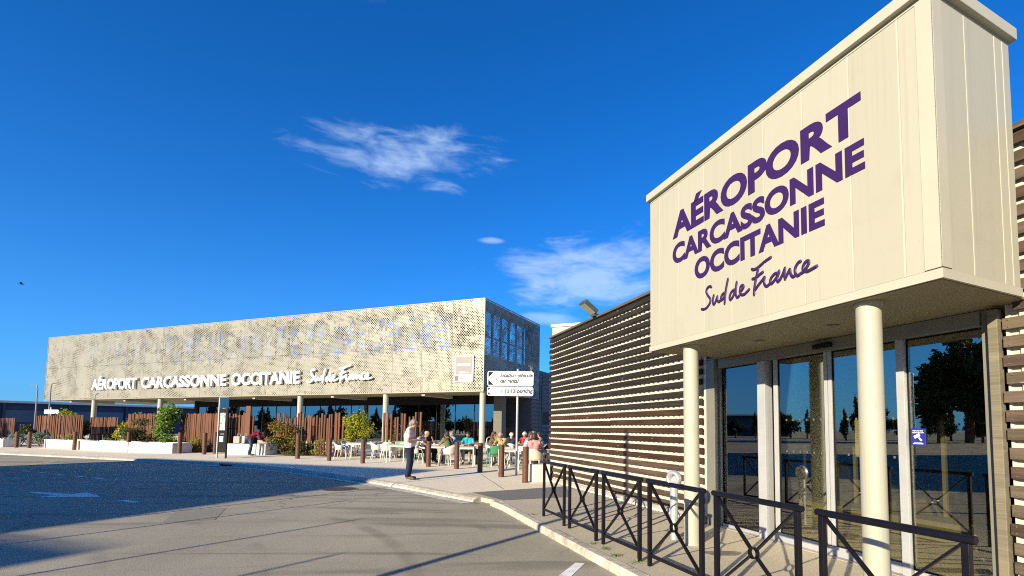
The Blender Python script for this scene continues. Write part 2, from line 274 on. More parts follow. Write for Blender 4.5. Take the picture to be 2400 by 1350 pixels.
# perforated facade sheet: real see-through holes whose size changes in blocky patches
def M_perf():
    mt, t, o = newmat('perforated_metal'); uv = nd(t, 'ShaderNodeUVMap'); uv.uv_map = 'UVMap'
    sp = nd(t, 'ShaderNodeSeparateXYZ'); t.links.new(uv.outputs[0], sp.inputs[0]); u, v = sp.outputs[0], sp.outputs[1]
    pit = 0.105
    row = mth(t, 'FLOOR', mth(t, 'DIVIDE', v, pit))
    off = mth(t, 'MULTIPLY', mth(t, 'MODULO', mth(t, 'ABSOLUTE', row), 2.0), 0.5)
    uu = mth(t, 'ADD', mth(t, 'DIVIDE', u, pit * 2), off); colm = mth(t, 'FLOOR', uu)
    du = mth(t, 'MULTIPLY', mth(t, 'SUBTRACT', mth(t, 'FRACT', uu), 0.5), 2.0)
    dv = mth(t, 'SUBTRACT', mth(t, 'FRACT', mth(t, 'DIVIDE', v, pit)), 0.5)
    d = mth(t, 'SQRT', mth(t, 'ADD', mth(t, 'MULTIPLY', du, du), mth(t, 'MULTIPLY', dv, dv)))
    # cell coordinates for the patches
    cb = nd(t, 'ShaderNodeCombineXYZ'); t.links.new(mth(t, 'MULTIPLY', colm, pit * 2), cb.inputs[0]); t.links.new(mth(t, 'MULTIPLY', row, pit), cb.inputs[1])
    def nz(s, det, loc, sc=(1, 1, 1), rough=0.65):
        mp = nd(t, 'ShaderNodeMapping'); mp.inputs['Location'].default_value = loc; mp.inputs['Scale'].default_value = sc; t.links.new(cb.outputs[0], mp.inputs[0])
        n = nd(t, 'ShaderNodeTexNoise'); n.inputs['Scale'].default_value = s; n.inputs['Detail'].default_value = det; n.inputs['Roughness'].default_value = rough
        t.links.new(mp.outputs[0], n.inputs['Vector']); return n.outputs[0]
    def blk(val, q): return mth(t, 'MULTIPLY', mth(t, 'FLOOR', mth(t, 'DIVIDE', val, q)), q)
    cb2 = nd(t, 'ShaderNodeCombineXYZ'); t.links.new(blk(u, 0.21), cb2.inputs[0]); t.links.new(blk(v, 0.21), cb2.inputs[1])
    def nb2(s, det, loc, sc=(1, 1, 1), rough=0.7):
        mp = nd(t, 'ShaderNodeMapping'); mp.inputs['Location'].default_value = loc; mp.inputs['Scale'].default_value = sc; t.links.new(cb2.outputs[0], mp.inputs[0])
        n = nd(t, 'ShaderNodeTexNoise'); n.inputs['Scale'].default_value = s; n.inputs['Detail'].default_value = det; n.inputs['Roughness'].default_value = rough
        t.links.new(mp.outputs[0], n.inputs['Vector']); return n.outputs[0]
    big = ramp(t, nb2(0.55, 9, (3.3, 1.7, 0), (1, 1, 1), 0.75), 0.49, 0.56)
    solid = ramp(t, nb2(0.5, 10, (13.3, 7.7, 0), (1, 1.1, 1), 0.80), 0.50, 0.56)
    right = mth(t, 'MULTIPLY', ramp(t, u, -40.0, -2.0), 0.06)
    endf = mth(t, 'MULTIPLY', mth(t, 'GREATER_THAN', u, 1.0), 0.14)
    bedge = mth(t, 'MULTIPLY', mth(t, 'SUBTRACT', nb2(0.35, 6, (4, 4, 0), (1, 1, 1), 0.7), 0.5), 3.0)
    vb = mth(t, 'ADD', v, bedge)
    band = mth(t, 'MULTIPLY', mth(t, 'MULTIPLY', mth(t, 'MULTIPLY', ramp(t, vb, 7.3, 7.6), ramp(t, vb, 10.7, 10.4)), mth(t, 'MULTIPLY', ramp(t, u, -47.0, -36.0), 0.13)), 1.0)
    rad_ = mth(t, 'ADD', mth(t, 'ADD', mth(t, 'ADD', 0.30, right), mth(t, 'MULTIPLY', big, 0.18)), mth(t, 'ADD', endf, band))
    rad_ = mth(t, 'MULTIPLY', rad_, mth(t, 'SUBTRACT', 1.0, mth(t, 'MULTIPLY', solid, 0.5)))
    hole = mth(t, 'LESS_THAN', d, rad_)
    edge = mth(t, 'ADD', mth(t, 'MULTIPLY', nz(0.3, 3, (1, 1, 1)), 0.2), 0.0)
    c = mixc(t, mth(t, 'ADD', mth(t, 'MULTIPLY', nz(0.18, 3, (5, 5, 0)), 0.7), 0.1), (0.25, 0.243, 0.198), (0.32, 0.311, 0.258))
    p = nd(t, 'ShaderNodeBsdfPrincipled'); t.links.new(c, p.inputs['Base Color']); p.inputs['Metallic'].default_value = 0.25; p.inputs['Roughness'].default_value = 0.5
    tr = nd(t, 'ShaderNodeBsdfTransparent')
    mx = nd(t, 'ShaderNodeMixShader'); t.links.new(hole, mx.inputs[0]); t.links.new(p.outputs[0], mx.inputs[1]); t.links.new(tr.outputs[0], mx.inputs[2]); t.links.new(mx.outputs[0], o.inputs[0])
    return mt
m_perf = M_perf()

# ------------------------------------------------------------------ mesh helpers
class MB:
    def __init__(s): s.v = []; s.f = []
    def box(s, x0, x1, y0, y1, z0, z1, mat=None):
        b = len(s.v)
        p = [(x0, y0, z0), (x1, y0, z0), (x1, y1, z0), (x0, y1, z0), (x0, y0, z1), (x1, y0, z1), (x1, y1, z1), (x0, y1, z1)]
        if mat is not None: p = [tuple(mat @ Vector(q)) for q in p]
        s.v += p; s.f += [tuple(b + i for i in q) for q in ((0, 3, 2, 1), (4, 5, 6, 7), (0, 1, 5, 4), (1, 2, 6, 5), (2, 3, 7, 6), (3, 0, 4, 7))]; return s
    def tube(s, p0, p1, r0, r1=None, n=10, cap=True, flat=None):
        r1 = r0 if r1 is None else r1; p0 = Vector(p0); p1 = Vector(p1); d = (p1 - p0)
        if d.length < 1e-6: return s
        d.normalize()
        a = d.cross(Vector((0, 0, 1)) if abs(d.z) < 0.95 else Vector((1, 0, 0))).normalized(); c = d.cross(a)
        b = len(s.v)
        for (p, r) in ((p0, r0), (p1, r1)):
            for i in range(n):
                th = 2 * math.pi * i / n; s.v.append(tuple(p + a * r * math.cos(th) + c * r * math.sin(th)))
        for i in range(n): s.f.append((b + i, b + (i + 1) % n, b + n + (i + 1) % n, b + n + i))
        if cap: s.f.append(tuple(b + i for i in reversed(range(n)))); s.f.append(tuple(b + n + i for i in range(n)))
        return s
    def path(s, pts, r, n=8, cap=True):
        pts = [Vector(p) for p in pts]; b = len(s.v); K = len(pts); rr = r if isinstance(r, (list, tuple)) else [r] * K
        ref = None
        for k, p in enumerate(pts):
            d = (pts[min(k + 1, K - 1)] - pts[max(k - 1, 0)]).normalized()
            if ref is None: ref = d.cross(Vector((0, 0, 1)) if abs(d.z) < 0.9 else Vector((1, 0, 0))).normalized()
            a = (ref - d * ref.dot(d)).normalized(); ref = a; c = d.cross(a)
            for i in range(n):
                th = 2 * math.pi * i / n; s.v.append(tuple(p + (a * math.cos(th) + c * math.sin(th)) * rr[k]))
        for k in range(K - 1):
            for i in range(n): s.f.append((b + k * n + i, b + k * n + (i + 1) % n, b + (k + 1) * n + (i + 1) % n, b + (k + 1) * n + i))
        if cap: s.f.append(tuple(b + i for i in reversed(range(n)))); s.f.append(tuple(b + (K - 1) * n + i for i in range(n)))
        return s
    def bar(s, p0, p1, w, h, upv=(0, 0, 1)):
        p0 = Vector(p0); p1 = Vector(p1); d = (p1 - p0).normalized(); u = Vector(upv)
        a = d.cross(u).normalized(); c = a.cross(d).normalized(); b = len(s.v)
        for p in (p0, p1):
            for (i, j) in ((-1, -1), (1, -1), (1, 1), (-1, 1)): s.v.append(tuple(p + a * (w / 2 * i) + c * (h / 2 * j)))
        s.f += [tuple(b + i for i in q) for q in ((0, 1, 2, 3), (7, 6, 5, 4), (0, 4, 5, 1), (1, 5, 6, 2), (2, 6, 7, 3), (3, 7, 4, 0))]; return s
    def prism(s, poly, z0, z1):
        n = len(poly); b = len(s.v); s.v += [(x, y, z0) for x, y in poly] + [(x, y, z1) for x, y in poly]
        ar = sum(poly[i][0] * poly[(i + 1) % n][1] - poly[(i + 1) % n][0] * poly[i][1] for i in range(n))
        idx = list(range(n)) if ar > 0 else list(reversed(range(n)))
        s.f.append(tuple(b + n + i for i in idx)); s.f.append(tuple(b + i for i in reversed(idx)))
        for k in range(n): i, j = idx[k], idx[(k + 1) % n]; s.f.append((b + i, b + j, b + n + j, b + n + i))
        return s
    def sphere(s, c, r, n=12, k=8):
        c = Vector(c); r = (r, r, r) if isinstance(r, (int, float)) else r; b = len(s.v)
        for j in range(k + 1):
            ph = math.pi * j / k
            for i in range(n):
                th = 2 * math.pi * i / n; s.v.append((c.x + r[0] * math.sin(ph) * math.cos(th), c.y + r[1] * math.sin(ph) * math.sin(th), c.z + r[2] * math.cos(ph)))
        for j in range(k):
            for i in range(n): s.f.append((b + j * n + i, b + (j + 1) * n + i, b + (j + 1) * n + (i + 1) % n, b + j * n + (i + 1) % n))
        return s
    def grid(s, fn, nu, nv, thick=None):
        b = len(s.v)
        for i in range(nu + 1):
            for j in range(nv + 1): s.v.append(tuple(fn(i / nu, j / nv)))
        for i in range(nu):
            for j in range(nv): q = b + i * (nv + 1) + j; s.f.append((q, q + nv + 1, q + nv + 2, q + 1))
        return s
    def mesh(s, name):
        me = bpy.data.meshes.new(name); me.from_pydata(s.v, [], s.f); me.update(); return me
    def build(s, name, mat, parent=None, smooth=False, bevel=0.0, solid=0.0):
        return obj(name, s.mesh(name), mat, parent, smooth, bevel, solid)
def obj(name, me, mat, parent=None, smooth=False, bevel=0.0, solid=0.0):
    if mat is not None and len(me.materials) == 0: me.materials.append(mat)
    o = bpy.data.objects.new(name, me); COL.objects.link(o)
    if parent: o.parent = parent
    if smooth:
        me.polygons.foreach_set('use_smooth', [True] * len(me.polygons))
        if smooth == 'auto':
            md = o.modifiers.new('es', 'EDGE_SPLIT'); md.split_angle = rad(40)
    if solid: md = o.modifiers.new('s', 'SOLIDIFY'); md.thickness = solid; md.offset = 0
    if bevel: md = o.modifiers.new('b', 'BEVEL'); md.width = bevel; md.segments = 2; md.limit_method = 'ANGLE'
    return o
def empty(name, loc=(0, 0, 0), rz=0.0):
    o = bpy.data.objects.new(name, None); COL.objects.link(o); o.location = loc; o.rotation_euler = (0, 0, rz); o.empty_display_size = 0.2; return o
def tag(o, label, cat, group=None):
    o['label'] = label; o['category'] = cat
    if group: o['group'] = group
    return o
def struct(o, kind='structure'): o['kind'] = kind; return o
def copy_tree(o, parent=None):
    c = o.copy(); COL.objects.link(c); c.parent = parent
    for ch in list(o.children): copy_tree(ch, c)
    return c
def textmesh(body, x0, x1, z0, z1, depth=0.0, bold=0.0, shear=0.0, spacing=1.0, capfit=None):
    """text as a mesh in the XY plane, fitted to the box; capfit: body measured for the height fit"""
    cu = bpy.data.curves.new('tx', 'FONT'); cu.body = body; cu.size = 1.0; cu.offset = bold; cu.extrude = 0.0; cu.shear = shear; cu.space_character = spacing; cu.resolution_u = 5
    def ev(txt):
        cu.body = txt; o = bpy.data.objects.new('tx', cu); COL.objects.link(o)
        dg = bpy.context.evaluated_depsgraph_get(); me = bpy.data.meshes.new_from_object(o.evaluated_get(dg)); bpy.data.objects.remove(o)
        return me
    mref = ev(capfit or body); cr = np.array([v.co[:] for v in mref.vertices]); y0, y1 = cr[:, 1].min(), cr[:, 1].max(); bpy.data.meshes.remove(mref)
    cu.extrude = 1e-4 if depth else 0.0
    me = ev(body); co = np.array([v.co[:] for v in me.vertices]); ax, bx = co[:, 0].min(), co[:, 0].max()
    co[:, 0] = x0 + (co[:, 0] - ax) * (x1 - x0) / (bx - ax); co[:, 1] = z0 + (co[:, 1] - y0) * (z1 - z0) / (y1 - y0)
    if depth: co[:, 2] = np.where(co[:, 2] > 0, depth, 0.0)
    me.vertices.foreach_set('co', co.ravel()); me.update(); bpy.data.curves.remove(cu); return me
def facing(o, loc, xdir, updir=(0, 0, 1)):
    x = Vector(xdir).normalized(); y = Vector(updir); z = x.cross(y)
    mm = Matrix((x, y, z)).transposed().to_4x4(); mm.translation = loc; o.matrix_local = mm; return o
SCRIPT = [[(0.558,0.797),(0.453,0.845),(0.326,0.806),(0.278,0.691),(0.353,0.546),(0.492,0.368),(0.459,0.23),(0.317,0.118),(0.16,0.079),(0.0,0.115)],[(0.676,0.468),(0.628,0.293),(0.655,0.145),(0.745,0.184),(0.866,0.38)],[(0.866,0.38),(0.866,0.239),(0.938,0.169),(1.038,0.205)],[(1.243,0.417),(1.113,0.377),(1.041,0.257),(1.083,0.196),(1.213,0.275),(1.285,0.414)],[(1.406,0.851),(1.33,0.622),(1.27,0.377),(1.222,0.031)],[(1.725,0.399),(1.575,0.359),(1.478,0.209),(1.517,0.1),(1.653,0.202),(1.753,0.374)],[(1.822,0.634),(1.78,0.426),(1.777,0.212),(1.84,0.1),(1.946,0.151)],[(1.949,0.266),(2.054,0.296),(2.133,0.389),(2.081,0.45),(1.991,0.408),(1.976,0.257),(2.024,0.151),(2.154,0.127),(2.28,0.178),(2.383,0.239)],[(2.506,0.866),(2.591,0.824),(2.76,0.836),(3.046,0.941),(3.309,0.999)],[(2.784,0.821),(2.721,0.637),(2.657,0.435),(2.603,0.19),(2.585,0.0)],[(2.525,0.534),(2.681,0.537),(2.85,0.598),(2.98,0.634)],[(2.627,0.148),(2.796,0.284),(2.953,0.389),(3.034,0.456)],[(3.034,0.456),(3.007,0.299),(3.052,0.181),(3.131,0.142),(3.257,0.196)],[(3.55,0.432),(3.417,0.435),(3.282,0.332),(3.257,0.215),(3.324,0.178),(3.481,0.293),(3.592,0.42),(3.604,0.486)],[(3.592,0.42),(3.523,0.281),(3.544,0.169),(3.607,0.196)],[(3.607,0.178),(3.74,0.341),(3.827,0.504)],[(3.827,0.504),(3.803,0.323),(3.821,0.163)],[(3.821,0.181),(3.927,0.32),(4.002,0.417)],[(4.002,0.417),(4.029,0.257),(4.108,0.157),(4.189,0.184)],[(4.394,0.531),(4.298,0.513),(4.195,0.392),(4.189,0.245),(4.268,0.145),(4.367,0.175)],[(4.367,0.175),(4.464,0.196),(4.581,0.293),(4.66,0.399),(4.624,0.468),(4.527,0.441),(4.458,0.329),(4.476,0.227),(4.596,0.175),(4.747,0.193),(4.922,0.23)]]
def scriptmesh(x0, z0, w, h, r, depth):
    mb = MB()
    for st in SCRIPT:
        P = [(x0 + a / 4.922 * w, z0 + c * h) for a, c in st]; pts = []
        for i in range(len(P) - 1):
            p0, p1, p2, p3 = P[max(i - 1, 0)], P[i], P[i + 1], P[min(i + 2, len(P) - 1)]
            for k in range(6):
                t = k / 6
                pts.append(tuple(0.5 * (2 * p1[a] + (p2[a] - p0[a]) * t + (2 * p0[a] - 5 * p1[a] + 4 * p2[a] - p3[a]) * t * t + (3 * p1[a] - p0[a] - 3 * p2[a] + p3[a]) * t ** 3) for a in (0, 1)))
        pts.append(P[-1])
        K = len(pts); rr = [r * (0.85 if k in (0, K - 1) else 1.0) for k in range(K)]
        mb.path([(x, y, 0) for x, y in pts], rr, 8)
        for e in (pts[0], pts[-1]): mb.sphere((e[0], e[1], 0), r * 0.86, 8, 6)
    me = mb.mesh('script'); co = np.array([v.co[:] for v in me.vertices]); co[:, 2] *= depth / r; co[:, 2] += depth * 0.6
    me.vertices.foreach_set('co', co.ravel()); me.update(); return me

# ------------------------------------------------------------------ ground, road, pavements
def sheet(name, poly, z, mat, parent=None):
    me = bpy.data.meshes.new(name); me.from_pydata([(x, y, z) for x, y in poly], [], [tuple(range(len(poly)))]); me.update()
    o = obj(name, me, mat, parent)
    if me.polygons[0].normal.z < 0: me.flip_normals()
    return o
struct(sheet('ground', [(-900, -900), (900, -900), (900, 900), (-900, 900)], 0.0, m_ground))
road = struct(sheet('road', [(-95, -70), (30, -70), (30, 45), (-95, 45)], ROAD, m_asph))
def xy(v): return (v.x, v.y)
KERB = [xy(NBW(2.72, -7)), xy(NBW(2.72, 9.55)), (-2.25, 10.36), (-2.9, 10.98), (-4.6, 12.61), (-6.57, 14.22), (-9.4, 16.45), (-12.74, 18.66), (-17.93, 20.89), (-25.97, 23.91), (-31.18, 25.74), (-60, 35.8)]
terrace = struct(MB().prism([(-2.9, 10.98), (-4.6, 12.61), (-6.57, 14.22), (-9.4, 16.45), (-12.74, 18.66), (-17.93, 20.89), (-25.97, 23.91), (-31.18, 25.74), (-60, 35.8), (-80, 70), (14, 70), (14, 20), (-0.35, 12.62)], -0.06, PAVE).build('terrace_pavement', m_conc))
apron = struct(MB().prism([xy(NBW(2.72, -7)), xy(NBW(2.72, 9.55)), (-2.25, 10.36), (-2.893, 10.973), (-0.346, 12.613), xy(NBW(5.25, 12.0)), xy(NBW(5.25, -7))], -0.06, PAVE - 0.001).build('entrance_pavement', m_apron))
struct(sheet('pavement_patch', [(-2.62, 11.1), (-0.55, 12.38), (-0.36, 10.5), (-1.72, 9.95)], PAVE + 0.004, m_asph2))
# cut joints in the terrace slab
for (a, b_) in (((-2.0, 11.7), (-3.4, 15.5)), ((-6.6, 14.3), (-3.0, 24.0)), ((-12.7, 18.7), (-10.0, 25.0)), ((-5.4, 17.0), (-1.8, 15.2)), ((-18.0, 21.0), (-16.8, 24.2)), ((-26.0, 24.0), (-24.9, 26.6))):
    a = Vector((*a, 0)); b_ = Vector((*b_, 0)); d = (b_ - a).normalized(); nn = Vector((-d.y, d.x, 0)) * 0.009
    sheet('slab_joint', [xy(a - nn), xy(b_ - nn), xy(b_ + nn), xy(a + nn)], PAVE + 0.003, m_asph2, terrace)
m_stain = M('damp_stain', (0.17, 0.145, 0.11), 0.8, 0.25, 8, 0.3, 90)
st_ = [(1.62 + .22 * math.cos(a) * (1 + .15 * math.sin(3 * a)), 5.85 + .13 * math.sin(a) * (1 + .2 * math.cos(2 * a))) for a in [i * .3927 for i in range(16)]]
struct(sheet('pavement_stain', st_, PAVE + .0035, m_stain))
struct(sheet('road_patch', [(-3.25, 10.95), (-2.62, 10.18), (-2.2, 10.05), (-2.95, 10.9)], ROAD + .0035, m_asph2))
struct(sheet('road_patch', [(-7.6, 9.1), (-6.9, 9.35), (-6.2, 8.15), (-6.85, 7.9)], ROAD + .003, M_asphalt('asphalt_repair', (0.19, 0.175, 0.14), (0.33, 0.30, 0.24), False)))
# kerb stones, one by one
def resample(P, step):
    P = [Vector((*p, 0)) for p in P]; o = [P[0]]; acc = 0.0
    for a, b_ in zip(P[:-1], P[1:]):
        Ls = (b_ - a).length; t = step - acc
        while t <= Ls: o.append(a.lerp(b_, t / Ls)); t += step
        acc = Ls - (t - step)
    return o
def smooth_line(P, it=2):
    for _ in range(it):
        Q = [P[0]]
        for a, b_ in zip(P[:-1], P[1:]):
            Q += [(a[0] * .75 + b_[0] * .25, a[1] * .75 + b_[1] * .25), (a[0] * .25 + b_[0] * .75, a[1] * .25 + b_[1] * .75)]
        P = Q + [P[-1]]
    return P
near_line = resample([KERB[0], KERB[1], KERB[2]], 0.62); far_line = resample(smooth_line(KERB[2:]), 1.0)
for line, wdt, par in ((near_line, 0.13, apron), (far_line, 0.24, terrace)):
    for k, (a, b_) in enumerate(zip(line[:-1], line[1:])):
        d = (b_ - a); Ln = d.length; d.normalize(); nn = Vector((-d.y, d.x, 0))
        mb = MB(); h = PAVE + 0.006 + random.uniform(-.004, .004); g = 0.006; j = random.uniform(-.003, .003)
        if wdt < 0.2: prof = [(0.004, -0.05), (0.004, h), (wdt - 0.02 + j, h), (wdt + j, h - 0.025), (wdt + 0.012 + j, -0.05)]
        else: prof = [(0.004, -0.05), (0.004, h), (wdt * 0.45 + j, h - 0.012), (wdt * 0.8 + j, h - 0.05), (wdt + j, -0.05)]
        base = len(mb.v)
        for t in (g, Ln - g):
            for (o_, z) in prof: p = a + d * t + nn * o_; mb.v.append((p.x, p.y, z))
        K = len(prof)
        for i in range(K): mb.f.append((i, (i + 1) % K, K + (i + 1) % K, K + i))
        mb.f.append(tuple(reversed(range(K)))); mb.f.append(tuple(range(K, 2 * K)))
        mb.build('kerb_stone', m_kerb, par)
        if wdt > 0.2 and k % 2 == 0 and k + 2 < len(line):
            e = line[k + 2]; g0 = a + nn * 0.245; g1 = e + nn * 0.245; g2 = e + nn * 0.47; g3 = a + nn * 0.47
            sheet('gutter_slab', [xy(g0 + d * .01), xy(g1 - d * .01), xy(g2 - d * .01), xy(g3 + d * .01)], ROAD + 0.006, m_gutter, road)
# manhole, storm drain, paint
mh = empty('manhole_cover', (-6.2, 12.2, ROAD)); tag(mh, 'round cast iron manhole cover in the asphalt near the kerb', 'manhole cover')
MB().tube((0, 0, 0.001), (0, 0, 0.006), 0.42, n=32).build('frame_ring', m_asph2, mh)
MB().tube((0, 0, 0.004), (0, 0, 0.012), 0.36, n=32).build('lid', m_iron, mh)
sdr = empty('storm_drain', (-14.05, 19.22, ROAD), math.atan2(-0.395, 0.919)); tag(sdr, 'dark kerb inlet of a storm drain under the long building shadow', 'drain')
MB().box(-0.33, 0.33, -0.262, -0.12, 0.0, 0.062).build('inlet_opening', m_black, sdr)
MB().box(-0.40, 0.40, -0.27, 0.02, 0.0625, 0.10).build('cover_slab', m_kerb, sdr, bevel=0.01)
def paint(poly, mat, label, name='road_marking'):
    o = sheet(name, poly, ROAD + 0.004, mat); tag(o, label, 'road marking', 'markings painted on the road'); return o
paint([(-0.30, 5.22), (-0.13, 5.72), (-0.02, 5.70), (-0.17, 5.18)], m_paint, 'short white painted line on the asphalt nearest the black barriers')
paint([(-12.85, 11.20), (-12.8, 11.36), (-11.65, 11.0), (-11.6, 11.3), (-10.55, 10.6), (-11.95, 10.5), (-11.75, 10.80)], m_paint, 'faded white arrow painted on the shaded road')
paint([(-20.95, 18.0), (-21.08, 17.93), (-23.18, 21.15), (-23.05, 21.2)], m_painty, 'faded yellow line on the road, the one farther left')
paint([(-16.25, 15.9), (-16.38, 15.83), (-17.78, 18.45), (-17.65, 18.5)], m_painty, 'faded yellow line on the road, the one nearer the drain')
for k, q in enumerate([(-19.2, 16.5), (-17.9, 15.9), (-16.7, 15.3), (-15.7, 14.9), (-14.7, 14.45), (-9.7, 10.15)]):
    d = Vector((0.92, -0.39)); n_ = Vector((0.39, 0.92)) * 0.06
    q = Vector(q); a = q + d * 0.6
    o = paint([tuple(q - n_), tuple(a - n_), tuple(a + n_), tuple(q + n_)], m_paint, 'short white dash of the broken line on the shaded road')

# ------------------------------------------------------------------ near building: terminal entrance
NB = empty('terminal_entrance_building', NBW(5, 4, 0), PHI_B)
tag(NB, 'cream fascia entrance building with purple lettering, glass doors and timber slats', 'building')
def nbox(mb, r0, r1, b0, b1, z0, z1): return mb.box(r0 - 5, r1 - 5, b0 - 4, b1 - 4, z0, z1)
def npart(name, mat, *dims, parent=None, bevel=0.0):
    mb = MB()
    for d in dims: nbox(mb, *d)
    return mb.build(name, mat, parent or NB, bevel=bevel)
def corrugated(name, b0, b1, z0, z1, rf, amp=0.028, pit=0.157):
    prof = []; b = b0
    while b < b1:
        for t, o in ((0.0, 1), (0.42, 1), (0.54, 0), (0.88, 0)):
            if b + t * pit < b1: prof.append((b + t * pit, rf + (0 if o else amp)))
        b += pit
    prof.append((b1, rf)); mb = MB()
    for (b, r) in prof: mb.v += [(r - 5, b - 4, z0), (r - 5, b - 4, z1)]
    for i in range(len(prof) - 1): mb.f.append((2 * i, 2 * i + 1, 2 * i + 3, 2 * i + 2))
    return mb.build(name, m_corr, NB)
wl = corrugated('corrugated_wall', 6.06, 12.78, PAVE, 4.16, 5.035)
wr = corrugated('corrugated_wall', -4.0, 2.13, PAVE, 4.16, 5.035)
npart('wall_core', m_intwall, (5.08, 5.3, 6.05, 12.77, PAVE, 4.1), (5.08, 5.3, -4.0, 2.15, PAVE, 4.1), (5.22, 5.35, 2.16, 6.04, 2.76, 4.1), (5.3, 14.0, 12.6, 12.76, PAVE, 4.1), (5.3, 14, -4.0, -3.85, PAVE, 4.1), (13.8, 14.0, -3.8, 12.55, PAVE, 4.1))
npart('roof', m_plinth, (5.1, 14.0, -4.0, 12.76, 4.105, 4.15))
npart('plinth', m_plinth, (4.99, 5.03, 6.08, 12.79, PAVE, 0.235)); npart('plinth', m_plinth, (4.99, 5.03, -4.0, 2.1, PAVE, 0.235))
npart('plinth_ledge', m_white_conc, (4.975, 4.988, 6.1, 12.79, PAVE, 0.165))
def slat(par, b0, b1, zc, mat, h=0.094, tilt=0.0):
    mb = MB(); nbox(mb, 4.985 + random.uniform(-.004, .004), 5.018, b0, b1, zc - h / 2, zc + h / 2)
    o = mb.build('slat', mat, par, bevel=0.004); o.location.z = random.uniform(-.006, .006); o.rotation_euler.x = random.uniform(-.0009, .0009); return o
NC = 25; pitch = 0.1575
for i in range(NC):
    z = 0.315 + i * pitch
    if z > 4.12: break
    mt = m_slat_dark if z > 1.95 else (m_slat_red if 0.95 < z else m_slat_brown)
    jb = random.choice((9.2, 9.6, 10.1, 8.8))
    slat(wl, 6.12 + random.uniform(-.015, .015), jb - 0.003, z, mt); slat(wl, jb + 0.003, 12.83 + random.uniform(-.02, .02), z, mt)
MB().box(-0.045, 0.12, 2.08, 8.86, 4.165, 4.215).build('coping_board', m_slat_grey, NB, bevel=0.004)
MB().box(-0.045, 0.12, -8.0, -1.93, 4.165, 4.215).build('coping_board', m_slat_grey, NB, bevel=0.004)
for i in range(NC):
    z = 0.315 + i * pitch
    if z > 4.12: break
    b1 = (2.135 if z < 2.62 else 2.06) + random.uniform(-.012, .012)
    s_ = slat(wr, -4.0, b1, z, m_slat_grey if (i % 3) else m_slat_brown, 0.098)
    for dz in (0.028, -0.028):
        c = Vector((4.978 - 5, b1 - 0.045 - 4, z + dz)); MB().tube(c, c + Vector((0.012, 0, 0)), 0.005, n=8).build('nail', m_nail, s_)
npart('timber_post', m_post, (4.965, 5.05, 2.16, 2.235, PAVE, 2.66), bevel=0.006)
# fascia box
joints = [5.75, 5.503, 5.064, 4.553, 4.087, 3.602, 3.111, 2.628, 2.203, 1.95]
npart('fascia_backing', m_creamtrim, (3.782, 4.88, 1.962, 5.738, 2.715, 4.87), (4.881, 5.0, 2.3, 5.6, 2.715, 4.6))
m_highlight = M('joint_highlight', (0.42, 0.41, 0.335), 0.5, 0.03)  # paler than the panels, painting the bright edge highlights along the joints
for b in joints[1:-1]: npart('highlight_strip', m_highlight, (3.7655, 3.7815, b - 0.0055, b + 0.0055, 2.776, 4.858))
for r_ in (4.198, 4.646, 4.773): npart('highlight_strip', m_highlight, (r_ - 0.0065, r_ + 0.0065, 1.9455, 1.9615, 2.776, 4.858))
for a, b in zip(joints[:-1], joints[1:]):
    npart('fascia_panel', m_cream, (3.768, 3.781, b + 0.006, a - 0.006, 2.775, 4.86), bevel=0.003)
ej = [3.768, 4.198, 4.646, 4.773, 4.885]
for a, b in zip(ej[:-1], ej[1:]):
    npart('fascia_panel', m_cream, (a + 0.007, b - 0.007, 1.948, 1.961, 2.775, 4.86), bevel=0.003)
npart('corner_trim', m_creamtrim, (3.757, 3.767, 1.94, 2.06, 2.78, 4.86), (3.757, 3.87, 1.937, 1.947, 2.78, 4.86))
npart('base_trim', m_creamtrim, (3.76, 3.78, 1.94, 5.76, 2.70, 2.772), (3.781, 4.885, 1.94, 1.96, 2.70, 2.772))
npart('roof_coping', m_creamtrim, (3.725, 4.93, 1.905, 5.79, 4.90, 5.005), bevel=0.006)
npart('coping_shadow_gap', m_creamtrim, (3.775, 4.9, 1.955, 5.745, 4.871, 4.899))
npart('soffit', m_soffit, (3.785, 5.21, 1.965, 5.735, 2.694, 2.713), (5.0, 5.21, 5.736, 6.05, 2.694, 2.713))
for b in (4.35, 3.35):
    MB().tube((4.45 - 5, b - 4, 2.680), (4.45 - 5, b - 4, 2.693), 0.055, n=20).build('downlight', m_aludark, NB)
# lettering on the fascia
for body, bl, br, z0, z1, bold in (('AÉROPORT', 5.19, 2.515, 4.132, 4.472, 0.042), ('CARCASSONNE', 5.195, 2.495, 3.782, 4.052, 0.040), ('OCCITANIE', 4.735, 2.888, 3.446, 3.712, 0.040)):
    me = textmesh(body, 0, bl - br, 0, z1 - z0, 0.004, bold, capfit=body.replace('É', 'E'))
    o = obj('lettering', me, m_purple, NB); o['label'] = 'purple word ' + body + ' on the cream fascia'
    facing(o, (3.765 - 5, bl - 4, z0), (0, -1, 0))
o = obj('lettering', scriptmesh(0, 0, 1.632, 0.331, 0.0165, 0.006), m_purple, NB, True); o['label'] = 'purple handwritten words Sud de France on the cream fascia'
facing(o, (3.764 - 5, 4.609 - 4, 3.024), (0, -1, 0))
# columns
for b in (5.08, 2.64):
    mb = MB().tube((3.965 - 5, b - 4, PAVE), (3.965 - 5, b - 4, 2.694), 0.100, n=40)
    c = mb.build('column', m_column, NB, 'auto')
    MB().tube((3.965 - 5, b - 4, 2.665), (3.965 - 5, b - 4, 2.6935), 0.112, n=40).build('collar', m_creamtrim, c, 'auto')
    MB().tube((3.965 - 5, b - 4, PAVE), (3.965 - 5, b - 4, PAVE + 0.02), 0.106, n=40).build('base_ring', m_creamtrim, c, 'auto')
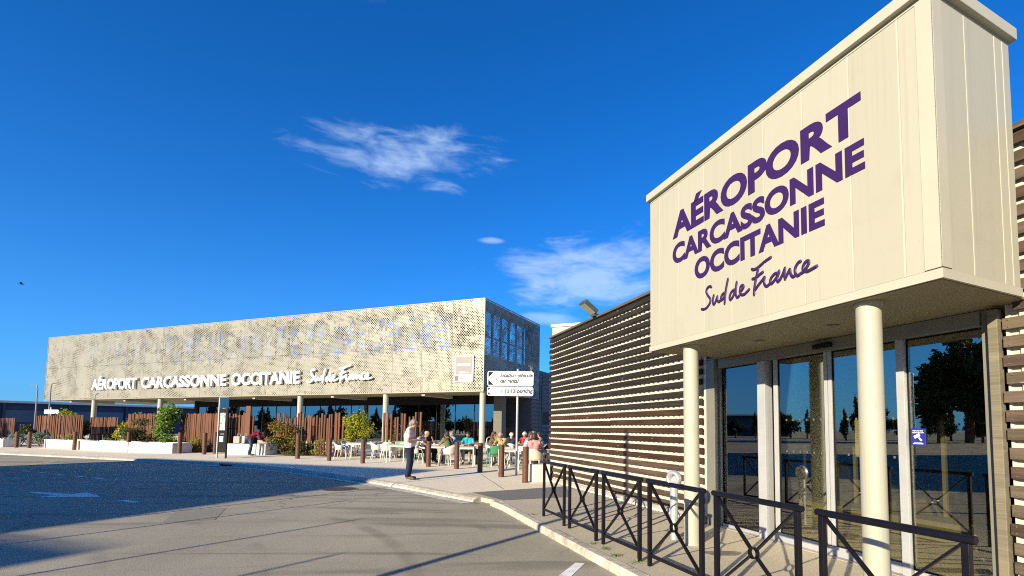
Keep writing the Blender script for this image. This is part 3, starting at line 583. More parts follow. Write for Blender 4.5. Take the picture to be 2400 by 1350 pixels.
# glazed doors
npart('side_panel', m_aludark, (5.02, 5.2, 5.87, 6.055, PAVE, 2.69), bevel=0.004)
npart('door_frame', m_aludark, (5.10, 5.2, 5.82, 5.868, PAVE, 2.69), bevel=0.004)
npart('corner_mullion', m_alu, (5.05, 5.19, 4.87, 5.01, PAVE, 2.55), bevel=0.004)
npart('mullion', m_alu, (5.12, 5.185, 4.72, 4.785, 0.245, 2.55), bevel=0.003)
npart('mullion', m_alu, (5.12, 5.18, 3.955, 4.0, 0.245, 2.55), bevel=0.003)
npart('mullion', m_alu, (5.12, 5.18, 3.90, 3.945, 0.245, 2.55), bevel=0.003)
npart('mullion', m_alu, (5.09, 5.19, 3.035, 3.115, PAVE, 2.55), bevel=0.003)
npart('mullion', m_aludark, (5.08, 5.19, 2.25, 2.33, PAVE, 2.69), bevel=0.003)
npart('header', m_aludark, (5.06, 5.2, 2.331, 5.819, 2.551, 2.69), bevel=0.004)
npart('sensor', m_black, (5.0, 5.058, 3.82, 4.06, 2.585, 2.64), bevel=0.01)
npart('bottom_rail', m_alu, (5.12, 5.18, 4.005, 4.83, PAVE, 0.24), (5.12, 5.18, 3.125, 3.995, PAVE, 0.24), bevel=0.003)
npart('bottom_rail', m_alu, (5.12, 5.18, 2.335, 3.015, PAVE, 0.20), bevel=0.003)
npart('bottom_rail', m_galv, (5.12, 5.18, 5.02, 5.815, PAVE, 0.175), bevel=0.003)
npart('threshold', m_plinth, (5.03, 5.21, 2.3, 5.81, PAVE - 0.02, PAVE + 0.006))
for b0, b1, z0 in ((5.012, 5.818, 0.177), (4.002, 4.708, 0.242), (3.122, 3.898, 0.242), (2.332, 3.018, 0.202)):
    MB().box(5.148 - 5, 5.156 - 5, b0 - 4, b1 - 4, z0, 2.549).build('pane', m_glass, NB)
for b0, b1, z0 in ((5.012, 5.818, 0.177), (4.002, 4.718, 0.242), (3.122, 3.898, 0.242), (2.332, 3.033, 0.202)):
    npart('gasket', m_black, (5.140, 5.1475, b0, b0 + .014, z0, 2.549), (5.140, 5.1475, b1 - .014, b1, z0, 2.549), (5.140, 5.1475, b0 + .0145, b1 - .0145, z0, z0 + .014), (5.140, 5.1475, b0 + .0145, b1 - .0145, 2.535, 2.549))
m_frost = M('frosted_film', (0.10, 0.10, 0.085), 0.6, 0.05)
for b0, b1 in ((4.06, 4.68), (3.18, 3.86)):
    for z in (1.31, 1.72):
        for i in range(6): npart('safety_mark', m_frost, (5.1455, 5.147, b0 + i * .105, b0 + i * .105 + .022, z, z + .024))
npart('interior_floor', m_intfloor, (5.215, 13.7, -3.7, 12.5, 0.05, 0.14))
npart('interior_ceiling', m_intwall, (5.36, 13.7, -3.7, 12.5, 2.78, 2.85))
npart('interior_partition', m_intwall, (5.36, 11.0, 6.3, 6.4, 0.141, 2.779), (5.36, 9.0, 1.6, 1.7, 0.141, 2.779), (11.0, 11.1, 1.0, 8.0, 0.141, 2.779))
npart('bench', m_beige, (7.0, 7.5, 1.75, 6.25, 0.142, 0.40), bevel=0.01)
for b in (5.3, 3.95, 2.75): npart('partition_post', m_beige, (7.51, 7.56, b, b + 0.05, 0.142, 1.75))
# notices on the glass
cs = npart('camera_notice', m_blue, (5.138, 5.146, 2.875, 3.01, 1.455, 1.625)); cs['label'] = 'small blue video surveillance notice on the door glass'
def on_glass(me, mat, b, z, par, r=5.136):
    o = obj('print', me, mat, par, False); facing(o, (r - 5, b - 4, z), (0, -1, 0)); return o
on_glass(textmesh('SITE PLACÉ SOUS', 0, .10, 0, .012, 0, .02, capfit='SITE'), m_signwhite, 2.993, 1.596, cs)
on_glass(textmesh('VIDÉOPROTECTION', 0, .11, 0, .012, 0, .02, capfit='SITE'), m_signwhite, 2.998, 1.577, cs)
icon = MB().prism([(0, .018), (.052, .045), (.066, .02), (.012, -.008)], 0, .001).prism([(.045, .0), (.06, -.022), (.074, -.014), (.058, .008)], 0, .001).prism([(.06, -.03), (.08, -.03), (.08, -.008), (.07, -.018)], 0, .0016)
on_glass(icon.mesh('icon'), m_signwhite, 2.985, 1.53, cs)
on_glass(MB().box(0, .1, 0, .006, 0, .001).box(.01, .09, .01, .014, 0, .001).mesh('lines'), m_signwhite, 2.993, 1.468, cs)
npart('paper_notice', m_paper, (5.158, 5.161, 3.44, 3.64, 1.30, 1.72))
# floodlight on the slatted wall
fl = empty('floodlight', NBW(4.93, 9.86, 4.19), PHI_B); tag(fl, 'dark floodlight tilted skyward on top of the slatted timber wall', 'floodlight')
MB().box(-0.05, 0.1, -0.08, 0.08, 0.0, 0.06).build('bracket', m_casing, fl, bevel=0.008)
tl = Matrix(((0, -.82, .57, -.03), (1, 0, 0, 0), (0, .57, .82, .05), (0, 0, 0, 1))) @ Matrix.Diagonal((.95, .95, 1.0, 1))
MB().box(-0.16, 0.16, -0.02, 0.40, 0.0, 0.11, tl).build('housing', m_casing, fl, bevel=0.025)
MB().box(-0.135, 0.135, 0.02, 0.36, -0.007, -0.0005, tl).build('lens', m_lens, fl)
MB().box(-0.19, -0.165, 0.0, 0.1, 0.01, 0.08, tl).box(0.165, 0.19, 0.0, 0.1, 0.01, 0.08, tl).build('yoke', m_casing, fl)
# cream annex behind the slatted wall
an = empty('cream_annex_building', (-2.26, 30.0, 0), PHI_F); tag(an, 'plain cream block whose top rises behind the slatted timber wall', 'building')
MB().box(0, 14, 0, 6, PAVE, 7.95).build('wall', m_cream, an); MB().box(-0.08, 14.08, -0.08, 6.08, 7.95, 8.12).build('roof_coping', m_white_conc, an)
for x in (1.5, 4.5, 7.5): MB().box(x, x + 1.4, -.03, -.002, 4.6, 6.2).build('window', m_hangar2, an)
MB().box(1.2, 2.3, -.04, -.002, PAVE, 2.3).build('door', m_aludark, an)
# standpipe
sp_ = empty('vent_pipe', NBW(3.93, 5.42, PAVE), 0.0); tag(sp_, 'pale galvanised vent pipe with a round open head before the slatted wall', 'vent pipe')
MB().tube((0, 0, 0), (0, 0, 0.70), 0.052, n=24).build('pipe', m_galv, sp_, 'auto')
axis = Vector((-0.72, -0.69, 0)).normalized(); side = Vector((axis.y, -axis.x, 0)); cen = Vector((0, 0, 0.80))
def torus(c, ax, R, r, n=28, k=12, sx=1.0):
    mb = MB(); a = side; u_ = Vector((0, 0, 1))
    for i in range(n):
        th = 2 * math.pi * i / n; e = a * math.cos(th) * sx + u_ * math.sin(th)
        for j in range(k):
            ph = 2 * math.pi * j / k; mb.v.append(tuple(c + e * (R + r * math.cos(ph)) + ax * (r * 1.5 * math.sin(ph))))
    for i in range(n):
        for j in range(k): mb.f.append((i * k + j, ((i + 1) % n) * k + j, ((i + 1) % n) * k + (j + 1) % k, i * k + (j + 1) % k))
    return mb
torus(cen, axis, 0.083, 0.034).build('vent_head', m_galv, sp_, True)
MB().tube(cen - axis * 0.03, cen - axis * 0.026, 0.07, n=20).build('vent_grille', m_steel, sp_)
# crossed steel barriers along the kerb
def barrier(k):
    root = empty('pedestrian_barrier', NBW(2.92, 7.74 - 1.075 * k, PAVE - 0.001), PHI_B)
    Ln = 0.96; y0, y1 = -0.045, -Ln + 0.045
    for y in (y0, y1): MB().box(-0.02, 0.02, y - 0.02, y + 0.02, 0, 0.885).build('post', m_blackpaint, root, bevel=0.004)
    MB().tube((0, 0.0, 0.905), (0, -Ln, 0.905), 0.024, n=14).build('top_rail', m_blackpaint, root, 'auto')
    MB().box(-0.012, 0.012, y1 + 0.021, y0 - 0.021, 0.10, 0.135).build('bottom_rail', m_blackpaint, root, bevel=0.003)
    c = Vector((0, -Ln / 2, 0.485)); R_ = 0.045
    for (yy, zz) in ((y0 - 0.022, 0.875), (y1 + 0.022, 0.875), (y0 - 0.022, 0.14), (y1 + 0.022, 0.14)):
        e = Vector((0, yy, zz)); d = (e - c).normalized(); MB().bar(c + d * (R_ + 0.001), e, 0.014, 0.034, (1, 0, 0)).build('cross_brace', m_blackpaint, root)
    mb = MB(); n = 24
    for i in range(n):
        th = 2 * math.pi * i / n
        for (rr, xx) in ((R_, -0.02), (R_, 0.02), (R_ - 0.006, 0.02), (R_ - 0.006, -0.02)): mb.v.append((xx, c.y + rr * math.cos(th), c.z + rr * math.sin(th)))
    for i in range(n):
        for j in range(4): mb.f.append((i * 4 + j, i * 4 + (j + 1) % 4, ((i + 1) % n) * 4 + (j + 1) % 4, ((i + 1) % n) * 4 + j))
    mb.build('ring', m_blackpaint, root, 'auto')
    return root
ordn = ['first', 'second', 'third', 'fourth', 'fifth', 'sixth', 'seventh', 'eighth', 'ninth', 'tenth', 'eleventh', 'twelfth', 'thirteenth', 'fourteenth', 'fifteenth', 'sixteenth', 'seventeenth']
for k in range(6):
    lab = 'black crossed steel barrier, ' + (ordn[k] + ' from the terrace end' if k else 'farthest of the row, beside the terrace')
    if k == 5: lab = 'black crossed steel barrier cut by the picture bottom before the right column'
    tag(barrier(k), lab, 'barrier', 'black crossed barriers along the kerb')

# ------------------------------------------------------------------ far building with the perforated screen
FB0 = Vector((-7.62, 35.01, 0))
FB = empty('terminal_building', FB0, PHI_F); tag(FB, 'long terminal hall wrapped in gold perforated metal with white lettering', 'building')
FL, FD, FZ0, FZ1, FZM = 54.6, 9.75, 4.27, 11.16, 7.72
def fpart(name, mat, *dims, parent=None, bevel=0.0):
    mb = MB()
    for d in dims: mb.box(*d)
    return mb.build(name, mat, parent or FB, bevel=bevel)
def perf_panel(p0, p1, z0, z1, u0, u1):
    """thin perforated sheet from plan point p0 to p1"""
    me = bpy.data.meshes.new('perforated_panel'); me.from_pydata([(*p0, z0), (*p1, z0), (*p1, z1), (*p0, z1)], [], [(0, 1, 2, 3)])
    uvl = me.uv_layers.new(name='UVMap'); uvs = [(u0, z0), (u1, z0), (u1, z1), (u0, z1)]
    for i, q in enumerate(uvs): uvl.data[i].uv = q
    me.update(); return obj('perforated_panel', me, m_perf, FB)
NCOL = 20; pw = FL / NCOL
for i in range(NCOL):
    for (z0, z1) in ((FZ0 + .03, FZM - .012), (FZM + .012, FZ1 - .03)):
        x0, x1 = -FL + i * pw + 0.012, -FL + (i + 1) * pw - 0.012; perf_panel((x0, 0), (x1, 0), z0, z1, x0, x1)
for i in range(4):
    for (z0, z1) in ((FZ0 + .03, FZM - .012), (FZM + .012, FZ1 - .03)):
        y0, y1 = i * FD / 4 + 0.012, (i + 1) * FD / 4 - 0.012; perf_panel((0, y0), (0, y1), z0, z1, y0 + 3.0, y1 + 3.0)
m_champ = M('champagne_trim', (0.32, 0.29, 0.21), 0.5, 0.04, 1, metal=0.2)
fpart('top_trim', m_champ, (-FL - .02, .02, -.03, .03, FZ1 - .03, FZ1 + .02), (-.03, .03, .031, FD, FZ1 - .03, FZ1 + .02))
fpart('bottom_trim', m_champ, (-FL - .02, .02, -.03, .03, FZ0 - .02, FZ0 + .03), (-.03, .03, .031, FD, FZ0 - .02, FZ0 + .03))
fpart('corner_trim', m_champ, (-.03, .028, -.028, .028, FZ0 + .031, FZ1 - .031), (-FL - .02, -FL + .03, -.028, .028, FZ0 + .031, FZ1 - .031))
fpart('end_screen', m_champ, (-FL - .02, -FL + .02, .03, FD, FZ0, FZ1))
m_core = M('core_wall', (0.30, 0.28, 0.22), 0.8, 0.1, 0.6)
fpart('core_wall', m_core, (-FL + .5, -0.7, 0.75, 0.95, FZ0 + .2, 7.55), (-FL + .5, -0.7, 0.75, 0.95, 10.5, FZ1 - .1), (-0.9, -0.7, 0.96, FD - .5, FZ0 + .2, 7.2), (-0.9, -0.7, 0.96, FD - .5, 10.6, FZ1 - .1))
fpart('roof', m_core, (-FL + .03, -.04, .04, FD - .02, FZ1 - .25, FZ1 - .1))
fpart('rear_wall', m_core, (-FL + .03, -.04, FD - .018, FD + .1, FZ0, FZ1 - .05))
nW = 30; ww = 46.0 / nW
for i in range(nW):
    x0 = -49.5 + i * ww
    fpart('window_pane', m_glass_win, (x0 + 0.10, x0 + ww - 0.10, 0.84, 0.86, 7.56, 10.49))
    fpart('window_post', m_aludark, (x0 - 0.09, x0 + 0.09, 0.70, 0.90, 7.56, 10.49))
for i in range(6):
    y0 = 1.1 + i * 1.35
    fpart('window_pane', m_glass_win, (-0.80, -0.78, y0 + .12, y0 + 1.23, 7.21, 10.59)); fpart('window_post', m_aludark, (-0.9, -0.72, y0 - .1, y0 + .1, 7.21, 10.59))
    fpart('window_transom', m_aludark, (-0.82, -0.76, y0 + .12, y0 + 1.23, 8.6, 8.72))
# screen sub-frame posts
fpart('screen_frame', m_aludark, *[(-FL + i * pw - .05, -FL + i * pw + .05, .06, .16, FZ0 + .04, FZ1 - .26) for i in range(1, NCOL)])
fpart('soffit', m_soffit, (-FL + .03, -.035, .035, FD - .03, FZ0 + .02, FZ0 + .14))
for i in range(6): fpart('soffit_beam', m_core, (-FL + 4 + i * 9.0, -FL + 4.3 + i * 9.0, .3, 4.0, FZ0 - .25, FZ0 + .015))
for x in (-.25, -9.0, -18.0, -27.0, -36.0, -46.4):
    c = MB().tube((x, 0.35, PAVE), (x, 0.35, FZ0 + .018), 0.215, n=24).build('column', m_column, FB, 'auto')
# ground floor glass
GX0, GX1, GY, GZ = -36.5, -1.4, 4.1, 3.55
ng = 19; gw = (GX1 - GX0) / ng
for i in range(ng):
    x0 = GX0 + i * gw
    fpart('pane', m_glass_far, (x0 + .03, x0 + gw - .03, GY, GY + .02, 0.22, GZ))
    if i: fpart('mullion', m_black, (x0 - .028, x0 + .028, GY - .03, GY + .06, 0.22, GZ))
fpart('header', m_black, (GX0, GX1, GY - .05, GY + .1, GZ + .002, FZ0 + .015))
fpart('sill', m_plinth, (GX0, GX1, GY - .08, GY + .1, PAVE, 0.218))
fpart('pier', m_black, (GX0 - .5, GX0 - .002, GY - .1, GY + 5, PAVE, FZ0 + .015))
fpart('pier', M('olive_pier', (0.10, 0.10, 0.08), 0.7), (GX1 + .002, GX1 + .75, GY - .12, GY + .6, PAVE, FZ0 + .015))
fpart('interior_floor', m_intfloor, (GX0, GX1, GY + .1, FD, PAVE, 0.16))
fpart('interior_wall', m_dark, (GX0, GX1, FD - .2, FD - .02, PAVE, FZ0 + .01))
# letters standing on the screen
for body, xa, xb, bold in (('AÉROPORT', -45.85, -38.75, .032), ('CARCASSONNE', -38.0, -26.25, .032), ('OCCITANIE', -25.6, -17.5, .032)):
    o = obj('lettering', textmesh(body, 0, xb - xa, 0, 1.08, 0.16, bold, capfit=body.replace('É', 'E')), m_white, FB); o['label'] = 'white raised word ' + body + ' on the perforated screen'
    facing(o, (xa, -.10, 5.22), (1, 0, 0))
o = obj('lettering', scriptmesh(0, 0, 6.7, 1.36, 0.095, 0.10), m_white, FB, True); o['label'] = 'white raised handwritten words Sud de France on the perforated screen'
facing(o, (-16.65, -.14, 5.20), (1, 0, 0))
# poster
po = fpart('poster', m_signwhite, (-2.42, -.80, -.12, -.06, 5.0, 6.96)); po['label'] = 'framed grey poster with a red emblem at the end of the screen'
def on_screen(me, mat, x, z, y=-.124, par=po): o = obj('print', me, mat, par); facing(o, (x, y, z), (1, 0, 0)); return o
on_screen(MB().box(0, 1.42, 0, 1.32, 0, .002).mesh('g'), m_grey, -2.32, 5.55)
on_screen(textmesh('AÉROPORT', 0, 1.2, 0, .16, 0, .03, capfit='A'), m_signwhite, -2.21, 6.18, -.128)
m_lilac = M('lilac_print', (0.22, 0.17, 0.26), 0.5)
on_screen(textmesh('CARCASSONNE', 0, 1.2, 0, .12, 0, .03), m_lilac, -2.21, 6.0, -.128); on_screen(textmesh('OCCITANIE', 0, .82, 0, .12, 0, .03), m_lilac, -2.02, 5.84, -.128)
on_screen(scriptmesh(0, 0, .8, .16, .008, .003), m_signwhite, -2.0, 5.62, -.128)
on_screen(MB().box(0, .3, 0, .36, 0, .002).mesh('r'), m_red, -2.36, 5.07); on_screen(MB().box(0, .34, 0, .1, 0, .002).box(.45, .75, .02, .08, 0, .002).mesh('r'), m_grey, -1.95, 5.2)
# louvred service block at the end
lb = empty('louvred_block', FB0 + Fx * 0.0 + Gv * 8.2, PHI_F); tag(lb, 'dark blue louvred service block at the end of the terminal hall', 'building')
MB().box(-6, -.10, 0, 1.95, PAVE, FZ0 + .0).box(-6, -.10, 1.951, 11, PAVE, 6.95).build('wall', m_louvre, lb)
for i in range(11): MB().bar((-.06, 0.05, .45 + i * .36), (-.06, 1.9, .45 + i * .36), .10, .22, (.5, 0, 1)).build('louvre_slat', m_louvre, lb)
for i in range(18):
    z = .5 + i * .36
    if 1.9 < z < 3.2: continue
    MB().bar((-.06, 2.4, z), (-.06, 10.9, z), .10, .22, (.5, 0, 1)).build('louvre_slat', m_louvre, lb)
MB().tube((.05, 2.1, PAVE), (.05, 2.1, 5.6), .07, n=12).build('downpipe', m_louvre, lb)
MB().box(-.09, -.05, 2.6, 10.8, 1.95, 3.15).build('window', m_dark, lb)
MB().box(-.05, .35, -.3, .3, PAVE, 1.35).build('cabinet', m_plinth, lb)

# ------------------------------------------------------------------ planters, bollards, picket fences
def planter(p, q, h, depth, label, group='white concrete planters along the terrace'):
    p = Vector((*p, 0)); q = Vector((*q, 0)); d = q - p; Ln = d.length
    r = empty('concrete_planter', (p.x, p.y, PAVE), math.atan2(d.y, d.x)); tag(r, label, 'planter', group)
    w = 0.09
    MB().box(0, Ln, 0, w, 0, h).build('front_wall', m_white_conc, r, bevel=0.012); MB().box(0, Ln, depth - w, depth, 0, h).build('back_wall', m_white_conc, r, bevel=0.012)
    for x in (0.0, Ln - w): MB().box(x, x + w, w + .002, depth - w - .002, 0, h - .001).build('end_wall', m_white_conc, r, bevel=0.012)
    MB().box(w + .002, Ln - w - .002, w + .002, depth - w - .002, 0, h - .06).build('soil', m_soil, r)
    return r
planter((-42.5, 33.4), (-38.1, 31.56), .52, .8, 'white concrete planter cut off by the left picture edge')
planter((-35.2, 31.37), (-30.52, 29.01), .55, .9, 'long white planter, left of the joined three under the brown pickets')
planter((-30.44, 28.97), (-25.28, 26.63), .55, .9, 'long white planter, middle of the joined three')
planter((-25.2, 26.6), (-22.0, 25.67), .55, 1.0, 'long white planter, right of the joined three with a grey end')
planter((-18.9, 25.3), (-17.05, 24.88), .56, .8, 'white concrete planter beside the person bending over')
planter((-16.98, 24.86), (-16.45, 24.74), .58, .75, 'short white concrete block right of the person bending over')
wb = MB().box(-.24, .24, -.22, .22, 0, .48).build('concrete_block', m_white_conc, None, bevel=.015); wb.location = (-1.33, 13.46, PAVE); wb.rotation_euler.z = PHI_B
tag(wb, 'white concrete block at the foot of the slatted wall corner', 'block')
bol = [(-1.68, 13.19, .97), (-2.59, 14.63, .97), (-3.56, 16.11, .97), (-4.68, 17.38, .96), (-5.97, 18.23, .96), (-9.12, 19.7, .98), (-11.2, 21.04, .98), (-13.32, 22.29, 1.12), (-19.85, 25.11, 1.12), (-19.9, 25.9, 1.15), (-21.65, 25.72, 1.12), (-25.61, 27.03, 1.1), (-30.44, 28.75, 1.08), (-35.33, 30.66, 1.03), (-36.67, 31.11, 1.02)]
for k, (x, y, h) in enumerate(bol):
    r = empty('bollard', (x, y, PAVE)); tag(r, f'rust brown round bollard, {ordn[k]} counting away from the slatted wall', 'bollard', 'rust brown bollards along the terrace')
    R_ = .085 if k < 7 else .095
    MB().tube((0, 0, 0), (0, 0, h - .01), R_, n=20).build('shaft', m_corten, r, 'auto'); MB().tube((0, 0, h - .012), (0, 0, h), R_ - .004, R_ - .02, n=20).build('cap', m_corten, r, 'auto')
pick_me = {}
def fence(p, q, pitch_, wmin, wmax, label, hmin=2.05, hmax=2.28, thick=.05):
    p = Vector((*p, 0)); q = Vector((*q, 0)); d = q - p; Ln = d.length
    r = empty('picket_fence', (p.x, p.y, PAVE), math.atan2(d.y, d.x)); tag(r, label, 'fence', 'rust brown picket screens')
    x = 0.0
    while x < Ln:
        w = random.uniform(wmin, wmax); h = random.uniform(hmin, hmax); yo = random.uniform(-.04, .04)
        key = random.randrange(8)
        if key not in pick_me: pick_me[key] = MB().box(-.5, .5, -.5, .5, 0, 1).mesh('picket'); pick_me[key].materials.append(m_picket)
        o = bpy.data.objects.new('picket', pick_me[key]); COL.objects.link(o); o.parent = r; o.location = (x + w / 2, yo, 0); o.scale = (w, thick, h); o.rotation_euler = (0, random.uniform(-.004, .004), random.uniform(-.10, .10))
        x += max(w + .012, random.uniform(pitch_ * .92, pitch_ * 1.1))
    MB().box(.02, Ln, .075, .10, .5, .56).build('lower_rail', m_picket, r); MB().box(.02, Ln, .075, .10, 1.5, 1.56).build('upper_rail', m_picket, r)
    return r
fence((-50.5, 41.5), (-46.9, 39.6), .16, .12, .16, 'rust brown picket screen at the left picture edge', 1.98, 2.03)
fence((-43.3, 38.0), (-36.5, 34.9), .16, .12, .17, 'wide rust brown picket screen behind the left planter', 2.16, 2.21)
fence((-41.4, 40.2), (-36.9, 38.0), .16, .10, .16, 'low rust brown picket screen farther back, right of the leftmost round column', 2.08, 2.14)
fence((-31.4, 33.0), (-27.3, 30.9), .17, .12, .16, 'rust brown picket screen behind the brownish bush', 2.2, 2.27)
fence((-24.4, 29.0), (-20.3, 26.9), .17, .12, .16, 'rust brown picket screen left of the black totem', 2.15, 2.24)
fence((-20.9, 28.0), (-18.6, 26.9), .17, .11, .16, 'rust brown picket screen right of the black totem', 2.0, 2.25)
fence((-17.7, 27.5), (-12.5, 24.6), .21, .09, .15, 'rust brown picket screen with uneven tops behind the yellow rust shrub', 1.9, 2.32)
fence((-10.2, 24.2), (-7.9, 22.7), .27, .09, .13, 'sparse rust brown pickets behind the man in the striped shirt', 1.95, 2.2)
tp = MB().box(-.13, .13, -.06, .06, 0, 2.6).build('timber_post', m_picket, None, bevel=.01); tp.location = (-18.9, 26.9, PAVE); tag(tp, 'tall single rust brown post rising above the pickets near the totem', 'post')
# planting beds
for poly in ([(-44, 38), (-21.2, 26.6), (-20.2, 27.8), (-24, 31), (-43, 41)], [(-16.3, 25.4), (-12.0, 23.5), (-11.0, 25.2), (-17, 28.5), (-20, 28.5), (-19, 26.0)], [(-10.6, 24.0), (-7.6, 22.4), (-7.2, 23.2), (-10.4, 25)]):
    struct(sheet('planting_bed', poly, PAVE + .005, m_soil))

# ------------------------------------------------------------------ plants
lf = dict(green=M_leaf('leaf_green', (0.07, 0.15, 0.018), (0.17, 0.27, 0.025), (0.26, 0.33, 0.04)), yellow=M_leaf('leaf_yellow', (0.20, 0.24, 0.018), (0.42, 0.37, 0.025), (0.13, 0.19, 0.015)),
          rust=M_leaf('leaf_rust', (0.19, 0.20, 0.022), (0.23, 0.11, 0.025), (0.34, 0.31, 0.035)), dark=M_leaf('leaf_dark', (0.03, 0.05, 0.012), (0.08, 0.095, 0.024), (0.12, 0.095, 0.035)),
          silver=M_leaf('leaf_silver', (0.20, 0.24, 0.18), (0.34, 0.37, 0.30), (0.13, 0.17, 0.11)), tree=M_leaf('leaf_tree', (0.022, 0.038, 0.010), (0.045, 0.065, 0.014), None, .5))
def leaves(clumps, n, size, seed, shell=.55):
    r = np.random.default_rng(seed); w = np.array([c[3] * c[4] * c[5] for c in clumps]) ** .75; w /= w.sum()
    idx = r.choice(len(clumps), n, p=w); C_ = np.array(clumps)[idx]
    d = r.normal(size=(n, 3)); d /= np.linalg.norm(d, axis=1)[:, None]
    rr = shell + (1 - shell) * r.random(n) ** .7; rr *= r.uniform(.75, 1.12, n); rr[r.random(n) < .05] *= 1.2
    c = C_[:, :3] + d * C_[:, 3:] * rr[:, None]
    nrm = d * .6 + r.normal(size=(n, 3)) * .6 + np.array([0, 0, .25]); nrm /= np.linalg.norm(nrm, axis=1)[:, None]
    a = np.cross(nrm, r.normal(size=(n, 3))); a /= np.linalg.norm(a, axis=1)[:, None]; b = np.cross(nrm, a)
    s = size * r.uniform(.55, 1.35, n)[:, None]
    c[:, 2] = np.maximum(c[:, 2], .03)
    v = np.stack([c - a * s, c + b * s * .45 + nrm * s * .12, c + a * s, c - b * s * .45 + nrm * s * .12], 1).reshape(-1, 3)
    me = bpy.data.meshes.new('foliage'); me.from_pydata(v.tolist(), [], [(4 * i, 4 * i + 1, 4 * i + 2, 4 * i + 3) for i in range(n)]); me.update(); return me
def shrub(x, y, rx, ry, h, mat, label, n=1600, size=.07, seed=1, name='shrub', base=.12, lumps=9, stems=5):
    r = empty(name, (x, y, PAVE + .004)); tag(r, label, 'shrub'); q = np.random.default_rng(seed)
    cl_ = []
    for i in range(lumps):
        t = q.random(); ang = q.uniform(0, 6.28); rad_ = (1 - .55 * t) * q.uniform(.2, .75)
        cl_.append((rx * rad_ * math.cos(ang), ry * rad_ * math.sin(ang), h * (base + (0.86 - base) * t), rx * q.uniform(.28, .5), ry * q.uniform(.28, .5), h * q.uniform(.12, .24)))
    mb = MB()
    for i in range(stems):
        c = cl_[i % len(cl_)]; mb.path([(q.uniform(-.08, .08), q.uniform(-.08, .08), 0), (c[0] * .5, c[1] * .5, c[2] * .55), (c[0], c[1], c[2] + c[5] * .5)], [.025, .016, .006], 5)
    mb.build('stem', m_trunk, r); obj('foliage', leaves(cl_, n, size, seed), lf[mat], r); return r
shrub(-42.0, 36.3, .9, .7, 1.6, 'dark', 'dark green rounded bush between the two leftmost picket screens', 1300, .08, 3)
shrub(-38.6, 33.0, 1.3, .7, .85, 'silver', 'low silvery grey plants beside the leftmost bollards', 1500, .07, 4, base=.3)
shrub(-36.9, 32.6, .9, .6, .95, 'silver', 'silver grey plant at the left end of the joined planters', 1000, .07, 14, base=.3)
shrub(-43.4, 40.0, 1.5, .7, 2.75, 'yellow', 'yellow green foliage topping the wide left picket screen', 1300, .10, 5, base=.65)
shrub(-38.1, 36.6, .8, .6, 1.8, 'dark', 'dark shrub in the gap between picket screens under a round column', 1200, .08, 6)
shrub(-32.2, 34.2, 1.5, .8, 2.75, 'yellow', 'tall yellow green shrub left of the bright green one', 2200, .09, 7, base=.3)
shrub(-27.9, 29.9, 1.35, .7, 1.95, 'dark', 'brownish dark bush growing behind the joined planters', 2600, .06, 8)
shrub(-24.7, 28.4, 1.05, .8, 2.95, 'green', 'bright green tall shrub behind the right planter of the joined three', 2600, .085, 9, lumps=13)
shrub(-21.8, 26.9, .7, .5, .9, 'rust', 'small reddish plant in the gap right of the joined planters', 700, .05, 10)
shrub(-23.5, 27.2, .5, .4, .8, 'green', 'small green plant spilling by the right planter end', 500, .05, 21)
shrub(-15.9, 25.5, 1.25, .9, 2.0, 'rust', 'yellow and rust coloured shrub right of the person bending over', 3400, .06, 11, lumps=15)
shrub(-15.0, 24.6, .8, .5, .55, 'dark', 'low dark ground plants below the yellow and rust shrub', 900, .05, 12)
shrub(-11.7, 24.5, 1.0, .8, 2.4, 'yellow', 'bushy yellow green shrub behind the white terrace chairs', 3600, .062, 13, lumps=16)
shrub(-9.4, 23.7, .3, .3, 1.75, 'dark', 'thin young plant before the sparse pickets', 220, .06, 15)
shrub(-13.4, 24.2, .6, .3, 1.0, 'rust', 'sparse reddish weeds at the foot of the uneven pickets', 380, .05, 16)
shrub(-29.5, 29.7, .8, .4, .75, 'green', 'low green plants in the middle planter of the joined three', 700, .055, 17)
shrub(-33.5, 31.2, .8, .4, .95, 'rust', 'dry reddish weeds in the left planter of the joined three', 420, .05, 18)

def tuft(x, y, n, seed, label):
    q = np.random.default_rng(seed); v = []; f = []
    for i in range(n):
        a = q.uniform(0, 6.28); l_ = q.uniform(.02, .06); w_ = .005; ox, oy = q.normal(0, .035, 2); dx, dy = math.cos(a), math.sin(a); b0 = len(v)
        v += [(ox - dy * w_, oy + dx * w_, 0), (ox + dy * w_, oy - dx * w_, 0), (ox + dx * l_ * .7, oy + dy * l_ * .7, l_ * q.uniform(.4, 1.0))]; f.append((b0, b0 + 1, b0 + 2))
    me = bpy.data.meshes.new('weed_tuft'); me.from_pydata(v, [], f); o = obj('weed_tuft', me, lf['green']); o.location = (x, y, PAVE + .002); tag(o, label, 'weeds', 'weeds along the kerb'); return o
for k, (b, r, n) in enumerate(((5.62, 2.80, 26), (5.30, 2.83, 34), (4.96, 2.79, 40), (4.62, 2.84, 22), (7.9, 2.78, 18))):
    w_ = NBW(r, b); tuft(w_.x, w_.y, n, 60 + k, ('tuft of weeds by the kerb under the ' + ('third', 'third', 'third', 'fourth', 'first')[k] + ' black barrier, ' + ('left', 'middle', 'right', 'only', 'outer')[k] + ' one'))
q = np.random.default_rng(5); v = []; f = []
